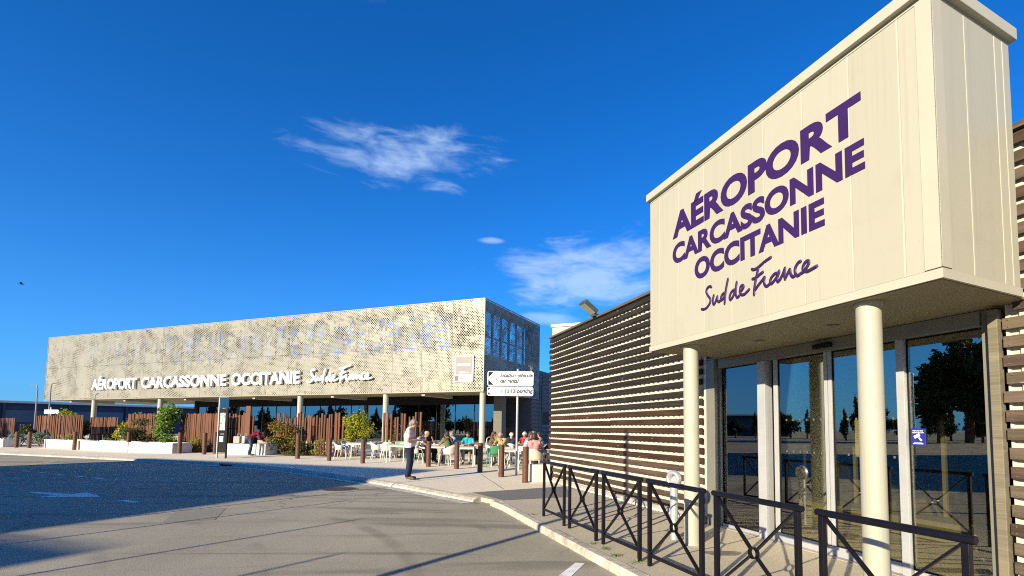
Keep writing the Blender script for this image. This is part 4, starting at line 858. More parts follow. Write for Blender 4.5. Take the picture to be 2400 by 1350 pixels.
for i in range(420):
    b = q.uniform(5.9, 12.4); r = 4.96 - abs(q.normal(0, .09)); w_ = NBW(r, b, PAVE + q.uniform(.003, .012)); a = q.uniform(0, 6.28); s_ = q.uniform(.008, .024); k = len(v)
    v += [(w_.x + s_ * math.cos(a), w_.y + s_ * math.sin(a), w_.z), (w_.x - s_ * .5 * math.sin(a), w_.y + s_ * .5 * math.cos(a), w_.z + .006), (w_.x - s_ * math.cos(a), w_.y - s_ * math.sin(a), w_.z), (w_.x + s_ * .5 * math.sin(a), w_.y - s_ * .5 * math.cos(a), w_.z + .004)]; f.append((k, k + 1, k + 2, k + 3))
me = bpy.data.meshes.new('fallen_leaves'); me.from_pydata(v, [], f); lv = obj('fallen_leaves', me, M('dry_leaf', (.22, .15, .08), .8, .4, 30)); lv['kind'] = 'stuff'; lv['label'] = 'dry fallen leaves along the foot of the slatted wall'; lv['category'] = 'leaves'
# ------------------------------------------------------------------ signs and small street things
sg = empty('direction_sign', (-2.24, 15.32, PAVE), rad(3)); tag(sg, 'white direction sign post reading location véhicule, car rental and parking', 'sign')
MB().tube((0, 0, 0), (0, 0, 3.35), .036, n=16).build('pole', m_steel, sg, 'auto')
def plate(x0, x1, z0, z1, name):
    rr = .06; pts = []
    for (cx, cz, a0) in ((x1 - rr, z0 + rr, -90), (x1 - rr, z1 - rr, 0), (x0 + rr, z1 - rr, 90), (x0 + rr, z0 + rr, 180)):
        for k in range(5): a = rad(a0 + k * 22.5); pts.append((cx + rr * math.cos(a), cz + rr * math.sin(a)))
    me = MB().prism(pts, 0, .03).mesh(name); o = obj(name, me, m_signwhite, sg); facing(o, (0, -.055, 0), (1, 0, 0)); return o
def sprint(me, mat, par, x, z, dy=.031): o = obj('print', me, mat, par); o.location = (x, z, dy); return o
X0, X1 = -.945, .50
pA = plate(X0, X1, 2.80, 3.27, 'plate'); pB = plate(X0, X1, 2.49, 2.775, 'plate')
for pl, z0, z1 in ((pA, 2.80, 3.27), (pB, 2.49, 2.775)):
    zc = (z0 + z1) / 2; hh = (z1 - z0) / 2; t_ = .17 if hh > .2 else .10
    for sgn in (1, -1): sprint(MB().prism([(0, sgn * .025), (0, sgn * (hh - .03)), (t_, sgn * (hh - .03))], 0, .001).mesh('tri'), m_black, pl, X0 + .025, zc)
sprint(textmesh('location véhicule', 0, 1.03, 0, .13, 0, .035, .25, capfit='l'), m_black, pA, -.55, 3.08)
sprint(textmesh('car rental', 0, .60, 0, .13, 0, .035, .25, capfit='l'), m_black, pA, -.55, 2.90)
sprint(textmesh('parking', 0, .52, 0, .13, 0, .035, .25, capfit='k'), m_black, pB, -.03, 2.585)
def picto(pl, x, z, s=.13):
    fr = MB(); e = .008
    for b_ in ((0, s, 0, e), (0, s, s - e, s), (0, e, e, s - e), (s - e, s, e, s - e)): fr.box(b_[0], b_[1], b_[2], b_[3], 0, .001)
    fr.bar((s * .5, s * .35, .0005), (s * .52, s * .68, .0005), .02, .001, (0, 0, 1)).bar((s * .5, s * .38, .0005), (s * .36, s * .12, .0005), .014, .001, (0, 0, 1)).bar((s * .51, s * .38, .0005), (s * .66, s * .12, .0005), .014, .001, (0, 0, 1))
    fr.tube((s * .53, s * .8, 0), (s * .53, s * .8, .001), .012, n=8); sprint(fr.mesh('picto'), m_black, pl, x, z)
picto(pA, -.72, 2.965); picto(pB, -.57, 2.565)
for x, mt in ((-.39, m_green), (-.205, m_red)):
    sprint(MB().box(0, .13, 0, .135, 0, .001).mesh('sq'), mt, pB, x, 2.565); sprint(textmesh('P', 0, .06, 0, .095, 0, .03), m_signwhite, pB, x + .035, 2.585, .0325)
# black information totem
tt = empty('information_totem', (-16.75, 22.22, PAVE), rad(-12)); tag(tt, 'tall black information totem with a timetable panel and clear top', 'totem')
MB().box(-.30, -.25, -.03, .03, 0, 2.78).build('post', m_steel, tt); MB().box(.20, .25, -.03, .03, 0, 2.3).build('post', m_black, tt)
MB().box(-.248, .198, -.035, .035, .28, 2.28).build('panel', m_black, tt, bevel=.01)
MB().box(-.248, .25, -.012, .0, 2.30, 2.78).build('clear_top', m_glass, tt); MB().box(-.3, .25, -.02, .02, 2.781, 2.80).build('top_bar', m_aludark, tt)
ts = MB().box(-.17, .13, -.04, -.0355, 1.28, 2.08).build('timetable', M('timetable_print', (.30, .34, .36), .4, .5, 14), tt)
me = textmesh('E', 0, .22, 0, .25, 0, .05); o = obj('print', me, m_signwhite, tt); facing(o, (-.15, -.0375, .75), (1, 0, 0))
me = textmesh('ZONE', 0, .2, 0, .07, 0, .03); o = obj('print', me, m_grey, tt); facing(o, (-.10, -.0375, 1.07), (1, 0, 0))
# bags on the planter by the bending person
def bag(x, y, z, w, d, h, mat, label, handle=True):
    r = empty('luggage_bag', (x, y, z), rad(-13)); tag(r, label, 'bag', 'luggage resting on the planter')
    MB().box(-w / 2, w / 2, -d / 2, d / 2, 0, h).build('body', mat, r, bevel=.05)
    if handle: MB().path([(-w * .25, 0, h), (-w * .22, 0, h + .12), (w * .22, 0, h + .12), (w * .25, 0, h)], .014, 6).build('handle', m_steel, r)
bag(-18.45, 25.6, PAVE + .56, .42, .3, .38, m_plinth, 'grey bag on the white planter beside the person bending over')
bag(-18.02, 25.5, PAVE + .56, .20, .3, .40, m_creampl, 'narrow cream bag between the grey and the black bag on the planter')
bag(-17.6, 25.4, PAVE + .56, .42, .3, .34, m_black, 'black bag on the white planter before the person bending over')
bag(-4.45, 19.7, PAVE, .36, .26, .62, m_black, 'black bag standing under the table of the person in turquoise')
# luggage trolley by the corner column
tr_ = empty('luggage_trolley', (-4.35, 22.3, PAVE), rad(20)); tag(tr_, 'steel luggage trolley left of the corner column behind the terrace', 'trolley')
MB().path([(-.28, 0, .3), (-.28, .05, .98), (-.2, .05, 1.05), (.2, .05, 1.05), (.28, .05, .98), (.28, 0, .3)], .02, 8).build('handle', m_steel, tr_, True)
MB().bar((-.28, 0, .3), (-.28, -.7, .18), .04, .04).bar((.28, 0, .3), (.28, -.7, .18), .04, .04).bar((-.28, -.35, .24), (.28, -.35, .24), .04, .03).bar((-.28, -.68, .19), (.28, -.68, .19), .04, .03).build('frame', m_steel, tr_)
for x in (-.25, .25): MB().tube((x - .02, -.05, .07), (x + .02, -.05, .07), .07, n=14).build('wheel', m_black, tr_)
MB().tube((-.02, -.6, .07), (.02, -.6, .07), .07, n=14).build('wheel', m_black, tr_)
# far left lamp and sign
def street_lamp(x, y, h, label, cat='street lamp', arm=1.1, rz=0.0, double=False):
    r = empty('street_lamp', (x, y, 0.0), rz); tag(r, label, cat, 'street lamps')
    MB().path([(0, 0, 0), (0, 0, h * .5), (0, 0, h * .93), (.06, 0, h * .99), (arm * .35, 0, h)], [.075, .06, .05, .045, .04], 10).build('pole', MATS.get('lamp_grey', m_steel), r, True)
    if double: MB().path([(0, 0, h * .6), (-.06, 0, h * .72), (-arm * .3, 0, h * .88)], [.05, .045, .035], 8).build('branch', m_steel, r, True)
    MB().box(arm * .3, arm * .3 + .42, -.05, .05, h - .03, h + .03).build('lamp_head', m_aludark, r, bevel=.02)
    if double: MB().box(-arm * .3 - .36, -arm * .3 + .05, -.05, .05, h * .87, h * .87 + .06).build('lamp_head', m_aludark, r, bevel=.02)
    return r
m_lampgrey = M('lamp_grey', (0.16, 0.17, 0.18), 0.5, 0.05)
street_lamp(-51.5, 45.0, 5.3, 'grey street lamp at far left, its dark head left of the gold screen', rz=math.pi)
street_lamp(-52.5, 47.0, 5.7, 'second slim grey lamp at far left, beside the edge of the gold screen', rz=0.3)
ds = empty('arrow_sign', (-45.2, 40.6, PAVE)); tag(ds, 'white arrow sign pointing right above the wide left picket screen', 'sign')
MB().tube((0, 0, 0), (0, 0, 2.95), .045, n=10).build('pole', m_steel, ds)
ao = obj('plate', MB().prism([(-.45, 0), (.7, 0), (.85, .16), (.7, .32), (-.45, .32)], 0, .04).mesh('plate'), m_signwhite, ds); facing(ao, (0, -.06, 2.42), (1, 0, 0))
sprint(MB().box(0, .9, .05, .09, 0, .001).box(0, .9, .14, .18, 0, .001).mesh('lines'), m_grey, ao, -.35, .04, .041)
# hangar far left
hg = empty('airport_hangar', (-95, 78, 0), math.atan2(16, 10.3)); tag(hg, 'long dark blue hangar with a white roof edge at far left', 'building')
MB().box(-45, 60, 0.3, 25, 0, 5.0).build('wall', m_hangar, hg)
MB().box(-45, 60, -.6, 25.2, 5.15, 5.5).build('roof_edge', m_white_conc, hg)
MB().box(-45, 60, -.3, 25, 5.001, 5.149).build('eaves', m_hangar, hg)
for i in range(14): MB().box(-44 + i * 7.4, -37 + i * 7.4, .2, .28, 2.0, 4.0).build('window', m_hangar2, hg)
for i in range(14): MB().box(-44.2 + i * 7.4, -43.9 + i * 7.4, -.3, .15, 0, 5.0).build('pillar', m_hangar, hg)
# bird
bd = empty('bird', (-48.1, 40.2, 13.5), rad(40)); bd.scale = (.6, .6, .6); tag(bd, 'small dark bird flying in the blue sky at left', 'bird')
bm_ = MB().sphere((0, 0, 0), (.2, .07, .07), 10, 6).sphere((.22, 0, .03), .055, 8, 6)
bm_.prism([(-.18, -.02), (-.18, .02), (-.36, .07), (-.36, -.07)], -.01, .01)
for s_ in (1, -1): bm_.grid(lambda u, v: (.10 - .2 * v - .12 * u, s_ * (.05 + .42 * u), .05 + .16 * math.sin(u * 2.2) - .02 * v), 6, 3)
bm_.build('body', m_black, bd)

# ------------------------------------------------------------------ terrace furniture
def make_armchair(mat):
    """moulded plastic armchair, faces +Y"""
    r = empty('armchair')
    def shell(u, v):
        a = rad(-28 + 236 * u)                                     # wraps from the right arm round the back to the left arm
        x = .275 * math.cos(a + math.pi * 0) ; y = -.24 * math.sin(a) - .02
        back = max(0.0, math.sin(a)) ** 2.2
        top = .655 + .165 * back; bot = .44 - .01 * back
        z = bot + (top - bot) * v; f = 1.0 + .10 * v * (1 + back * .6)
        return (x * f, y * f - .03 * back * v, z)
    MB().grid(shell, 24, 5).build('backrest', mat, r, True, solid=.016)
    MB().grid(lambda u, v: ((-.235 + .47 * u), -.22 + .46 * v, .445 - .018 * math.sin(math.pi * u) * math.sin(math.pi * v) - .012 * max(0, v - .8) * 5), 8, 8).build('seat', mat, r, True, solid=.02)
    for sx in (-1, 1):
        MB().tube((sx * .21, .21, .44), (sx * .27, .27, 0), .02, .013, 8).build('leg', mat, r); MB().tube((sx * .20, -.19, .44), (sx * .25, -.27, 0), .02, .013, 8).build('leg', mat, r)
        MB().path([(sx * .262, .10, .62), (sx * .266, .20, .60), (sx * .25, .235, .50), (sx * .22, .225, .44)], .016, 6).build('arm_front', mat, r, True)
    return r
def make_chair(mat):
    r = empty('chair')
    MB().grid(lambda u, v: (-.21 + .42 * u, -.20 + .42 * v, .45 - .014 * math.sin(math.pi * u) * math.sin(math.pi * v)), 6, 6).build('seat', mat, r, True, solid=.022)
    MB().grid(lambda u, v: ((-.21 + .42 * u), -.215 - .05 * v - .035 * math.sin(math.pi * u), .50 + .33 * v), 8, 4).build('backrest', mat, r, True, solid=.018)
    for sx in (-1, 1):
        MB().tube((sx * .19, .18, .44), (sx * .225, .23, 0), .018, .013, 8).build('leg', mat, r)
        MB().path([(sx * .20, -.27, .82), (sx * .20, -.215, .46), (sx * .225, -.29, 0)], [.014, .018, .013], 8).build('leg', mat, r)
    return r
def make_table():
    r = empty('table')
    MB().box(-.37, .37, -.37, .37, .715, .74).build('table_top', m_whitepl, r, bevel=.012)
    for sx in (-1, 1):
        for sy in (-1, 1): MB().bar((sx * .335, sy * .335, 0), (sx * .335, sy * .335, .714), .042, .042, (0, 1, 0)).build('leg', m_whitepl, r)
    MB().box(-.33, .33, -.345, -.315, .65, .714).box(-.33, .33, .315, .345, .65, .714).build('apron', m_whitepl, r)
    return r
protos = {}
def put(kind, mk, x, y, rz, label, cat, group):
    if kind not in protos: o = protos[kind] = mk()
    else: o = copy_tree(protos[kind])
    o.location = (x, y, PAVE); o.rotation_euler = (0, 0, rad(rz)); tag(o, label, cat, group); return o
WA = lambda: make_armchair(m_whitepl); CA = lambda: make_armchair(m_creampl); GC = lambda: make_chair(m_greenpl); DG = lambda: make_chair(m_greend); TB = make_table
gC, gG, gT = 'white armchairs on the terrace', 'green chairs on the terrace', 'white square tables on the terrace'
put('wa', WA, -11.15, 22.0, -80, 'empty white armchair farthest left on the terrace, left of a bollard', 'armchair', gC)
put('wa', WA, -10.45, 23.3, 100, 'empty white armchair partly hidden behind a bollard, facing the leftmost one', 'armchair', gC)
put('wa', WA, -11.7, 23.7, -120, 'white armchair back left behind the leftmost table', 'armchair', gC)
put('wa', WA, -9.6, 22.2, -60, 'white armchair leaning view left of the man in the striped shirt', 'armchair', gC)
put('wa', WA, -8.75, 21.25, 10, 'white armchair tucked under the table just left of the striped shirt man', 'armchair', gC)
put('wa', WA, -5.35, 18.85, 65, 'empty white armchair turned sideways between two bollards', 'armchair', gC)
put('wa', WA, -3.75, 20.7, 190, 'white armchair left of the person in navy', 'armchair', gC)
put('wa', WA, -2.55, 17.6, 150, 'white armchair at the table beside the sign pole', 'armchair', gC)
put('gc', GC, -10.3, 24.4, 170, 'green chair behind the leftmost table, back to the shrubs', 'chair', gG)
put('gc', GC, -8.6, 22.0, 185, 'green chair behind the table left of the striped shirt man', 'chair', gG)
put('gc', GC, -7.0, 20.55, -10, 'light green chair just right of the striped shirt man', 'chair', gG)
put('gc', GC, -4.0, 19.2, 90, 'light green chair by the table of the person in turquoise', 'chair', gG)
put('dg', DG, -3.42, 17.75, 25, 'deep green chair with its back to the road between two bollards', 'chair', gG)
put('tb', TB, -10.85, 22.75, 8, 'white table between the leftmost armchairs', 'table', gT)
put('tb', TB, -10.0, 24.0, 8, 'white table before the yellow green shrub', 'table', gT)
put('tb', TB, -8.15, 20.7, 12, 'white table immediately left of the striped shirt man', 'table', gT)
put('tb', TB, -6.15, 19.75, 12, 'white table shared by the four people behind the striped shirt man', 'table', gT)
put('tb', TB, -4.75, 18.85, 8, 'white table of the person in turquoise', 'table', gT)
put('tb', TB, -3.35, 18.75, 8, 'white table before the bald person in yellow', 'table', gT)
put('tb', TB, -2.75, 16.9, 10, 'white table beside the sign pole', 'table', gT)
put('tb', TB, -1.75, 16.5, 10, 'white table before the person in the pink blouse', 'table', gT)
put('tb', TB, -2.75, 20.3, 10, 'white table between the people near the glass front', 'table', gT)
def cup(x, y, z, label, mat):
    r = empty('cup', (x, y, z)); tag(r, label, 'cup'); MB().tube((0, 0, 0), (0, 0, .11), .03, .04, 12).build('body', mat, r); MB().tube((0, 0, .111), (0, 0, .118), .042, n=12).build('lid', m_whitepl, r)
cup(-4.6, 18.8, PAVE + .741, 'red paper cup on the table of the person in turquoise', m_red); cup(-3.45, 18.65, PAVE + .741, 'white paper cup before the bald person in yellow', m_whitepl)
cup(-6.2, 19.6, PAVE + .741, 'white paper cup on the table shared by four people', m_whitepl)

# ------------------------------------------------------------------ people
def cap_mesh(segs):
    mb = MB()
    for (_, p0, r0, p1, r1) in segs:
        p0 = Vector(p0); p1 = Vector(p1)
        mb.sphere(p0, r0, 12, 8); mb.sphere(p1, r1, 12, 8)
        if (p1 - p0).length > 1e-3: mb.tube(p0, p1, r0, r1, 12)
    return mb
def fabric(name, col, stripe=None):
    if name in MATS: return MATS[name]
    mt, t, o = newmat(name); p = nd(t, 'ShaderNodeBsdfPrincipled'); p.inputs['Roughness'].default_value = .85; p.inputs['Specular IOR Level'].default_value = .2
    tcn = nd(t, 'ShaderNodeTexCoord'); n = nd(t, 'ShaderNodeTexNoise'); n.inputs['Scale'].default_value = 9; t.links.new(tcn.outputs['Object'], n.inputs['Vector'])
    c = mixc(t, ramp(t, n.outputs[0], .35, .65), tuple(x * .82 for x in col), tuple(min(1, x * 1.1) for x in col))
    if stripe:
        sp = nd(t, 'ShaderNodeSeparateXYZ'); t.links.new(tcn.outputs['Object'], sp.inputs[0])
        w = mth(t, 'LESS_THAN', mth(t, 'FRACT', mth(t, 'MULTIPLY', sp.outputs[2], 27.0)), .30); c = mixc(t, w, c, stripe)
    t.links.new(c, p.inputs['Base Color'])
    b = nd(t, 'ShaderNodeBump'); b.inputs['Strength'].default_value = .5; b.inputs['Distance'].default_value = .02; t.links.new(n.outputs[0], b.inputs['Height']); t.links.new(b.outputs[0], p.inputs['Normal'])
    t.links.new(p.outputs[0], o.inputs[0]); MATS[name] = mt; return mt
skin_l = M('skin_light', (.42, .23, .15), .55, .06); skin_t = M('skin_tan', (.30, .15, .09), .55, .06); eye_m = M('eye_dark', (.02, .015, .012), .3, 0)
shoe_m = M('shoe_dark', (.05, .045, .04), .6, .1)
def person(label, loc, rz, J, tops, voxel=.017, sleeve=.5, bald=False, longhair=False, fat=1.0):
    """J: joints of the pose (facing +Y). tops: dict skin/hair/top/bottom/shoe materials"""
    V = Vector; g = {k: V(v) for k, v in J.items()}
    fwd = g['face'].normalized(); hd = g['head']; upv = (hd - g['neck']).normalized(); upv = (upv - fwd * upv.dot(fwd)).normalized(); side_ = fwd.cross(upv)
    seg = []; A = lambda *a: seg.append(a)
    pel, ch, nk = g['pelvis'], g['chest'], g['neck']
    for s_ in (-1, 1):
        X = V((s_, 0, 0)); A('top', pel + X * .075, .115, pel.lerp(ch, .5) + X * .065, .112); A('top', pel.lerp(ch, .5) + X * .065, .112, ch + X * .085, .118); A('top', ch + X * .085, .112, nk + X * .10 - (nk - ch) * .18, .075)
        A('bottom', pel + X * .07 - (ch - pel) * .12, .118, pel + X * .075, .112)
        sh = g['shL'] if s_ < 0 else g['shR']; e_ = g['elL'] if s_ < 0 else g['elR']; w_ = g['wrL'] if s_ < 0 else g['wrR']
        A('top', nk + X * .06 - V((0, 0, .03)), .055, sh, .062)
        mid = sh.lerp(e_, max(.02, sleeve * 1.0 if sleeve < 1 else 1)); A('top', sh, .062, mid, .053 + (.004 if sleeve < 1 else -.004))
        if sleeve < 1: A('skin', mid, .046, e_, .042); A('skin', e_, .042, w_, .030)
        else: A('top', e_, .048, w_, .038)
        hdv = (w_ - e_).normalized(); A('skin', w_, .028, w_ + hdv * .07, .030)
        acr = hdv.cross(V((0, 0, 1))); acr = acr.normalized() if acr.length > .1 else V((1, 0, 0))
        dn = V((0, 0, -1))
        for q, fl_ in enumerate((.062, .072, .068, .052)):
            b0 = w_ + hdv * .085 + acr * (.027 - .018 * q); k1 = b0 + hdv * fl_ * .55 + dn * .006; A('skin', b0, .0095, k1, .009); A('skin', k1, .009, k1 + hdv * fl_ * .4 + dn * .022, .008)
        t0 = w_ + hdv * .025 + acr * .03 * (-s_); A('skin', t0, .012, t0 + hdv * .045 + acr * .022 * (-s_), .010)
        hp = g['hipL'] if s_ < 0 else g['hipR']; kn = g['knL'] if s_ < 0 else g['knR']; an_ = g['anL'] if s_ < 0 else g['anR']; to = g['toL'] if s_ < 0 else g['toR']
        A('bottom', hp, .098, kn, .066); A('bottom', kn, .066, an_ + V((0, 0, .02)), .052); A('shoe', an_ - V((0, 0, .03)), .042, to, .036)
    A('skin', nk, .055, hd - upv * .06, .052)
    A('skin', hd + upv * .015, .088, hd + upv * .02 - fwd * .012, .09); A('skin', hd - upv * .055 + fwd * .03, .058, hd - upv * .01 + fwd * .035, .072)
    A('skin', hd - upv * .018 + fwd * .105, .014, hd + upv * .012 + fwd * .095, .011)
    for s_ in (-1, 1):
        A('skin', hd + side_ * (.088 * s_) - upv * .008, .016, hd + side_ * (.09 * s_) + upv * .018, .017); A('eye', hd + side_ * (.032 * s_) + upv * .012 + fwd * .092, .012, hd + side_ * (.034 * s_) + upv * .012 + fwd * .092, .012)
    A('lip', hd - upv * .055 + fwd * .082 - side_ * .018, .009, hd - upv * .055 + fwd * .082 + side_ * .018, .009)
    if bald: A('hair', hd - fwd * .06 - upv * .01 - side_ * .05, .048, hd - fwd * .06 - upv * .01 + side_ * .05, .048)
    else:
        A('hair', hd + upv * .062 + fwd * .025, .070, hd + upv * .05 - fwd * .035, .085); A('hair', hd - fwd * .045 - upv * .03, .075, hd - fwd * .035 + upv * .03, .088)
        for s_ in (-1, 1): A('hair', hd + side_ * (.065 * s_) + upv * .045, .042, hd + side_ * (.06 * s_) - fwd * .04 - upv * .01, .045)
        if longhair: A('hair', hd - fwd * .06 - upv * .03, .075, hd - fwd * .075 - upv * .17, .055)
    if fat != 1.0: seg = [(k, p0, r0 * (fat if k in ('top', 'bottom') else 1), p1, r1 * (fat if k in ('top', 'bottom') else 1)) for (k, p0, r0, p1, r1) in seg] + [('top', pel + V((0, .05, .10)), .14, pel + V((0, .06, .20)), .13)]
    me = cap_mesh(seg).mesh('person'); o = obj('person', me, None)
    md = o.modifiers.new('r', 'REMESH'); md.mode = 'VOXEL'; md.voxel_size = voxel; sm = o.modifiers.new('s', 'SMOOTH'); sm.iterations = 2; sm.factor = .5
    dg = bpy.context.evaluated_depsgraph_get(); me2 = bpy.data.meshes.new_from_object(o.evaluated_get(dg)); o.modifiers.clear(); o.data = me2
    keys = ['skin', 'hair', 'top', 'bottom', 'shoe', 'eye', 'lip']; mats_ = [tops.get('skin', skin_l), tops['hair'], tops['top'], tops['bottom'], tops.get('shoe', shoe_m), eye_m, M('lip', (.30, .10, .08), .5, .05)]
    me2.materials.clear()
    for x in mats_: me2.materials.append(x)
    n = len(me2.polygons); c = np.empty(n * 3); me2.polygons.foreach_get('center', c); c = c.reshape(-1, 3); best = np.full(n, 1e9); idx = np.zeros(n, int)
    for (k, p0, r0, p1, r1) in seg:
        a = np.array(p0); b = np.array(p1); ab = b - a; L2 = max(1e-9, ab @ ab); t = np.clip((c - a) @ ab / L2, 0, 1); d = np.linalg.norm(c - (a + t[:, None] * ab), axis=1) - (r0 + (r1 - r0) * t)
        if k in ('eye', 'lip', 'hair'): d = d - .004
        msk = d < best; best[msk] = d[msk]; idx[msk] = keys.index(k)
    me2.polygons.foreach_set('material_index', idx.astype(np.int32)); me2.polygons.foreach_set('use_smooth', [True] * n); me2.update()
    o.location = (loc[0], loc[1], PAVE); o.rotation_euler = (0, 0, rz); tag(o, label, 'person'); return o
def standing():
    return dict(pelvis=(0, 0, .94), chest=(0, -.02, 1.24), neck=(0, -.005, 1.43), head=(0, .085, 1.565), face=(0, .80, -.55), shL=(-.185, -.02, 1.385), shR=(.185, -.02, 1.385), elL=(-.235, -.01, 1.10), elR=(.235, -.01, 1.10), wrL=(-.10, .20, 1.10), wrR=(.08, .21, 1.12),
                hipL=(-.085, 0, .90), hipR=(.085, 0, .90), knL=(-.10, .03, .49), knR=(.10, .02, .49), anL=(-.11, -.02, .10), anR=(.11, -.03, .10), toL=(-.14, .15, .04), toR=(.14, .14, .04))
def seated(lean=.0, arms='table', turn=0.0, look=-.15):
    J = dict(pelvis=(0, -.10, .56), chest=(0, -.13 + lean, .86), neck=(0, -.12 + lean * 1.5, 1.05), head=(turn * .02, -.06 + lean * 1.75, 1.19), face=(turn, 1, look), shL=(-.175, -.13 + lean * 1.4, 1.0), shR=(.175, -.13 + lean * 1.4, 1.0),
             hipL=(-.09, -.06, .53), hipR=(.09, -.06, .53), knL=(-.12, .36, .53), knR=(.12, .36, .53), anL=(-.12, .34, .12), anR=(.12, .34, .12), toL=(-.13, .50, .04), toR=(.13, .50, .04))
    if arms == 'table': J.update(elL=(-.25, .10 + lean, .80), elR=(.25, .10 + lean, .80), wrL=(-.10, .32 + lean, .80), wrR=(.10, .32 + lean, .80))
    elif arms == 'chin': J.update(elL=(-.20, .22 + lean, .79), elR=(.22, .22 + lean, .79), wrL=(-.04, .20 + lean, 1.0), wrR=(.10, .36 + lean, .82))
    else: J.update(elL=(-.25, -.05, .76), elR=(.25, -.05, .76), wrL=(-.16, .16, .66), wrR=(.16, .16, .66))
    return J
navy = fabric('navy_cotton', (.020, .022, .05)); jeans = fabric('denim', (.045, .075, .13)); black_f = fabric('black_cloth', (.015, .015, .017)); beige_f = fabric('beige_cloth', (.30, .25, .17))
h_grey = M('hair_grey', (.20, .19, .17), .7, .4, 40, .5, 90); h_dark = M('hair_dark', (.022, .015, .011), .6, .3, 40, .5, 90); h_brown = M('hair_brown', (.07, .035, .018), .6, .3, 40, .5, 90); h_blond = M('hair_blond', (.45, .36, .22), .6, .2, 40, .5, 90); h_white = M('hair_white', (.55, .53, .50), .7, .15, 40, .5, 90)
man = person('man in red and white striped t-shirt and navy trousers looking down at his phone', (-5.04, 13.73), rad(-78), standing(), dict(skin=skin_l, hair=h_grey, top=fabric('striped_jersey', (.72, .68, .66), (.42, .19, .20)), bottom=navy, shoe=M('shoe_brown', (.10, .075, .05), .6)), .0105, .62, fat=1.17)
ph = MB().box(-.036, .036, -.006, .006, -.075, .075).build('mobile_phone', m_black, None, bevel=.004); ph.location = man.matrix_basis @ Vector((-.01, .30, 1.135)); ph.rotation_euler = (rad(-50), 0, rad(-78)); tag(ph, 'dark phone in the hands of the man in the striped shirt', 'phone')
Jb = standing(); Jb.update(pelvis=(0, -.06, .90), chest=(0, .22, 1.08), neck=(0, .40, 1.12), head=(0, .53, 1.06), face=(0, .35, -.95), shL=(-.17, .36, 1.09), shR=(.17, .36, 1.09), elL=(-.20, .46, .84), elR=(.20, .46, .84), wrL=(-.12, .62, .74), wrR=(.12, .62, .74), knL=(-.10, .02, .48), knR=(.10, .06, .48))
person('person in maroon jacket and jeans bending over the white planter', (-16.95, 24.35), rad(-70), Jb, dict(skin=skin_t, hair=h_dark, top=fabric('maroon_cloth', (.13, .012, .03)), bottom=jeans), .016, 1, longhair=True)
gP = 'people sitting on the terrace'
def sit(x, y, rz, label, top, hair, bottom=black_f, chair='wa', mk=WA, clabel=None, **kw):
    J = seated(kw.pop('lean', .06), kw.pop('arms', 'table'), kw.pop('turn', 0.0), kw.pop('look', -.15))
    o = person(label, (x, y), rad(rz), J, dict(skin=kw.pop('skin', skin_l), hair=hair, top=top, bottom=bottom), .017, **kw); o['group'] = gP
    put(chair, mk, x, y, rz, clabel or 'chair under the ' + label, 'armchair' if chair in ('wa', 'ca') else 'chair', gC if chair in ('wa', 'ca') else gG); return o
fcol = lambda n, c: fabric(n, c)
sit(-6.85, 19.45, -75, 'person in white shirt leaning over the table behind the striped shirt man', fcol('white_shirt', (.55, .53, .50)), h_dark, lean=.14, arms='chin', skin=skin_t)
sit(-6.75, 20.3, -95, 'blond person in dark vest with white sleeves at the shared table', fcol('dark_vest', (.05, .055, .09)), h_blond, lean=.04, arms='chin', longhair=True)
sit(-5.45, 19.0, 60, 'person in olive t-shirt with short dark hair seen from behind', fcol('olive_shirt', (.10, .13, .06)), h_dark, bottom=beige_f, lean=.10, arms='chin', skin=skin_t)
sit(-5.75, 20.55, 120, 'grey haired person in light blue shirt behind the olive t-shirt', fcol('light_blue_shirt', (.16, .32, .48)), h_grey, lean=.05, sleeve=1)
sit(-4.85, 19.65, 185, 'person in turquoise top with sunglasses facing the road', fcol('turquoise_top', (.01, .36, .42)), h_dark, bottom=beige_f, lean=.06, skin=skin_t)
sit(-3.45, 19.5, 165, 'bald person in yellow and khaki shirt facing the road', fcol('yellow_khaki', (.34, .30, .08)), h_grey, bottom=beige_f, lean=.12, arms='chin', bald=True)
sit(-3.30, 21.1, -5, 'white haired person in navy seen from behind near the glass', navy, h_white, lean=.0, bald=True, sleeve=1)
sit(-2.75, 21.2, 170, 'white haired person with red top beyond the sign pole', fcol('red_top', (.35, .03, .03)), h_white)
sit(-2.35, 19.2, -110, 'long haired person in pale blue top right of the sign pole', fcol('pale_blue_top', (.34, .40, .50)), h_brown, lean=.10, longhair=True, bottom=jeans, sleeve=1)
sit(-2.05, 20.6, 95, 'person in grey shirt at the table nearest the glass front', fcol('grey_shirt', (.16, .16, .17)), h_dark, lean=.05)
sit(-4.15, 21.3, -80, 'person in brown top before the glass, left of the person in navy', fcol('brown_top', (.14, .08, .05)), h_brown, lean=.05, longhair=True)
sit(-1.72, 15.75, -8, 'dark haired person in pink blouse on a cream chair seen from behind', fcol('pink_blouse', (.46, .20, .21)), h_dark, bottom=beige_f, chair='ca', mk=CA, clabel='cream armchair under the person in the pink blouse', lean=.02)
sit(-1.12, 16.35, 60, 'person in black at the edge of the slatted wall', black_f, h_brown, lean=.10, sleeve=1)

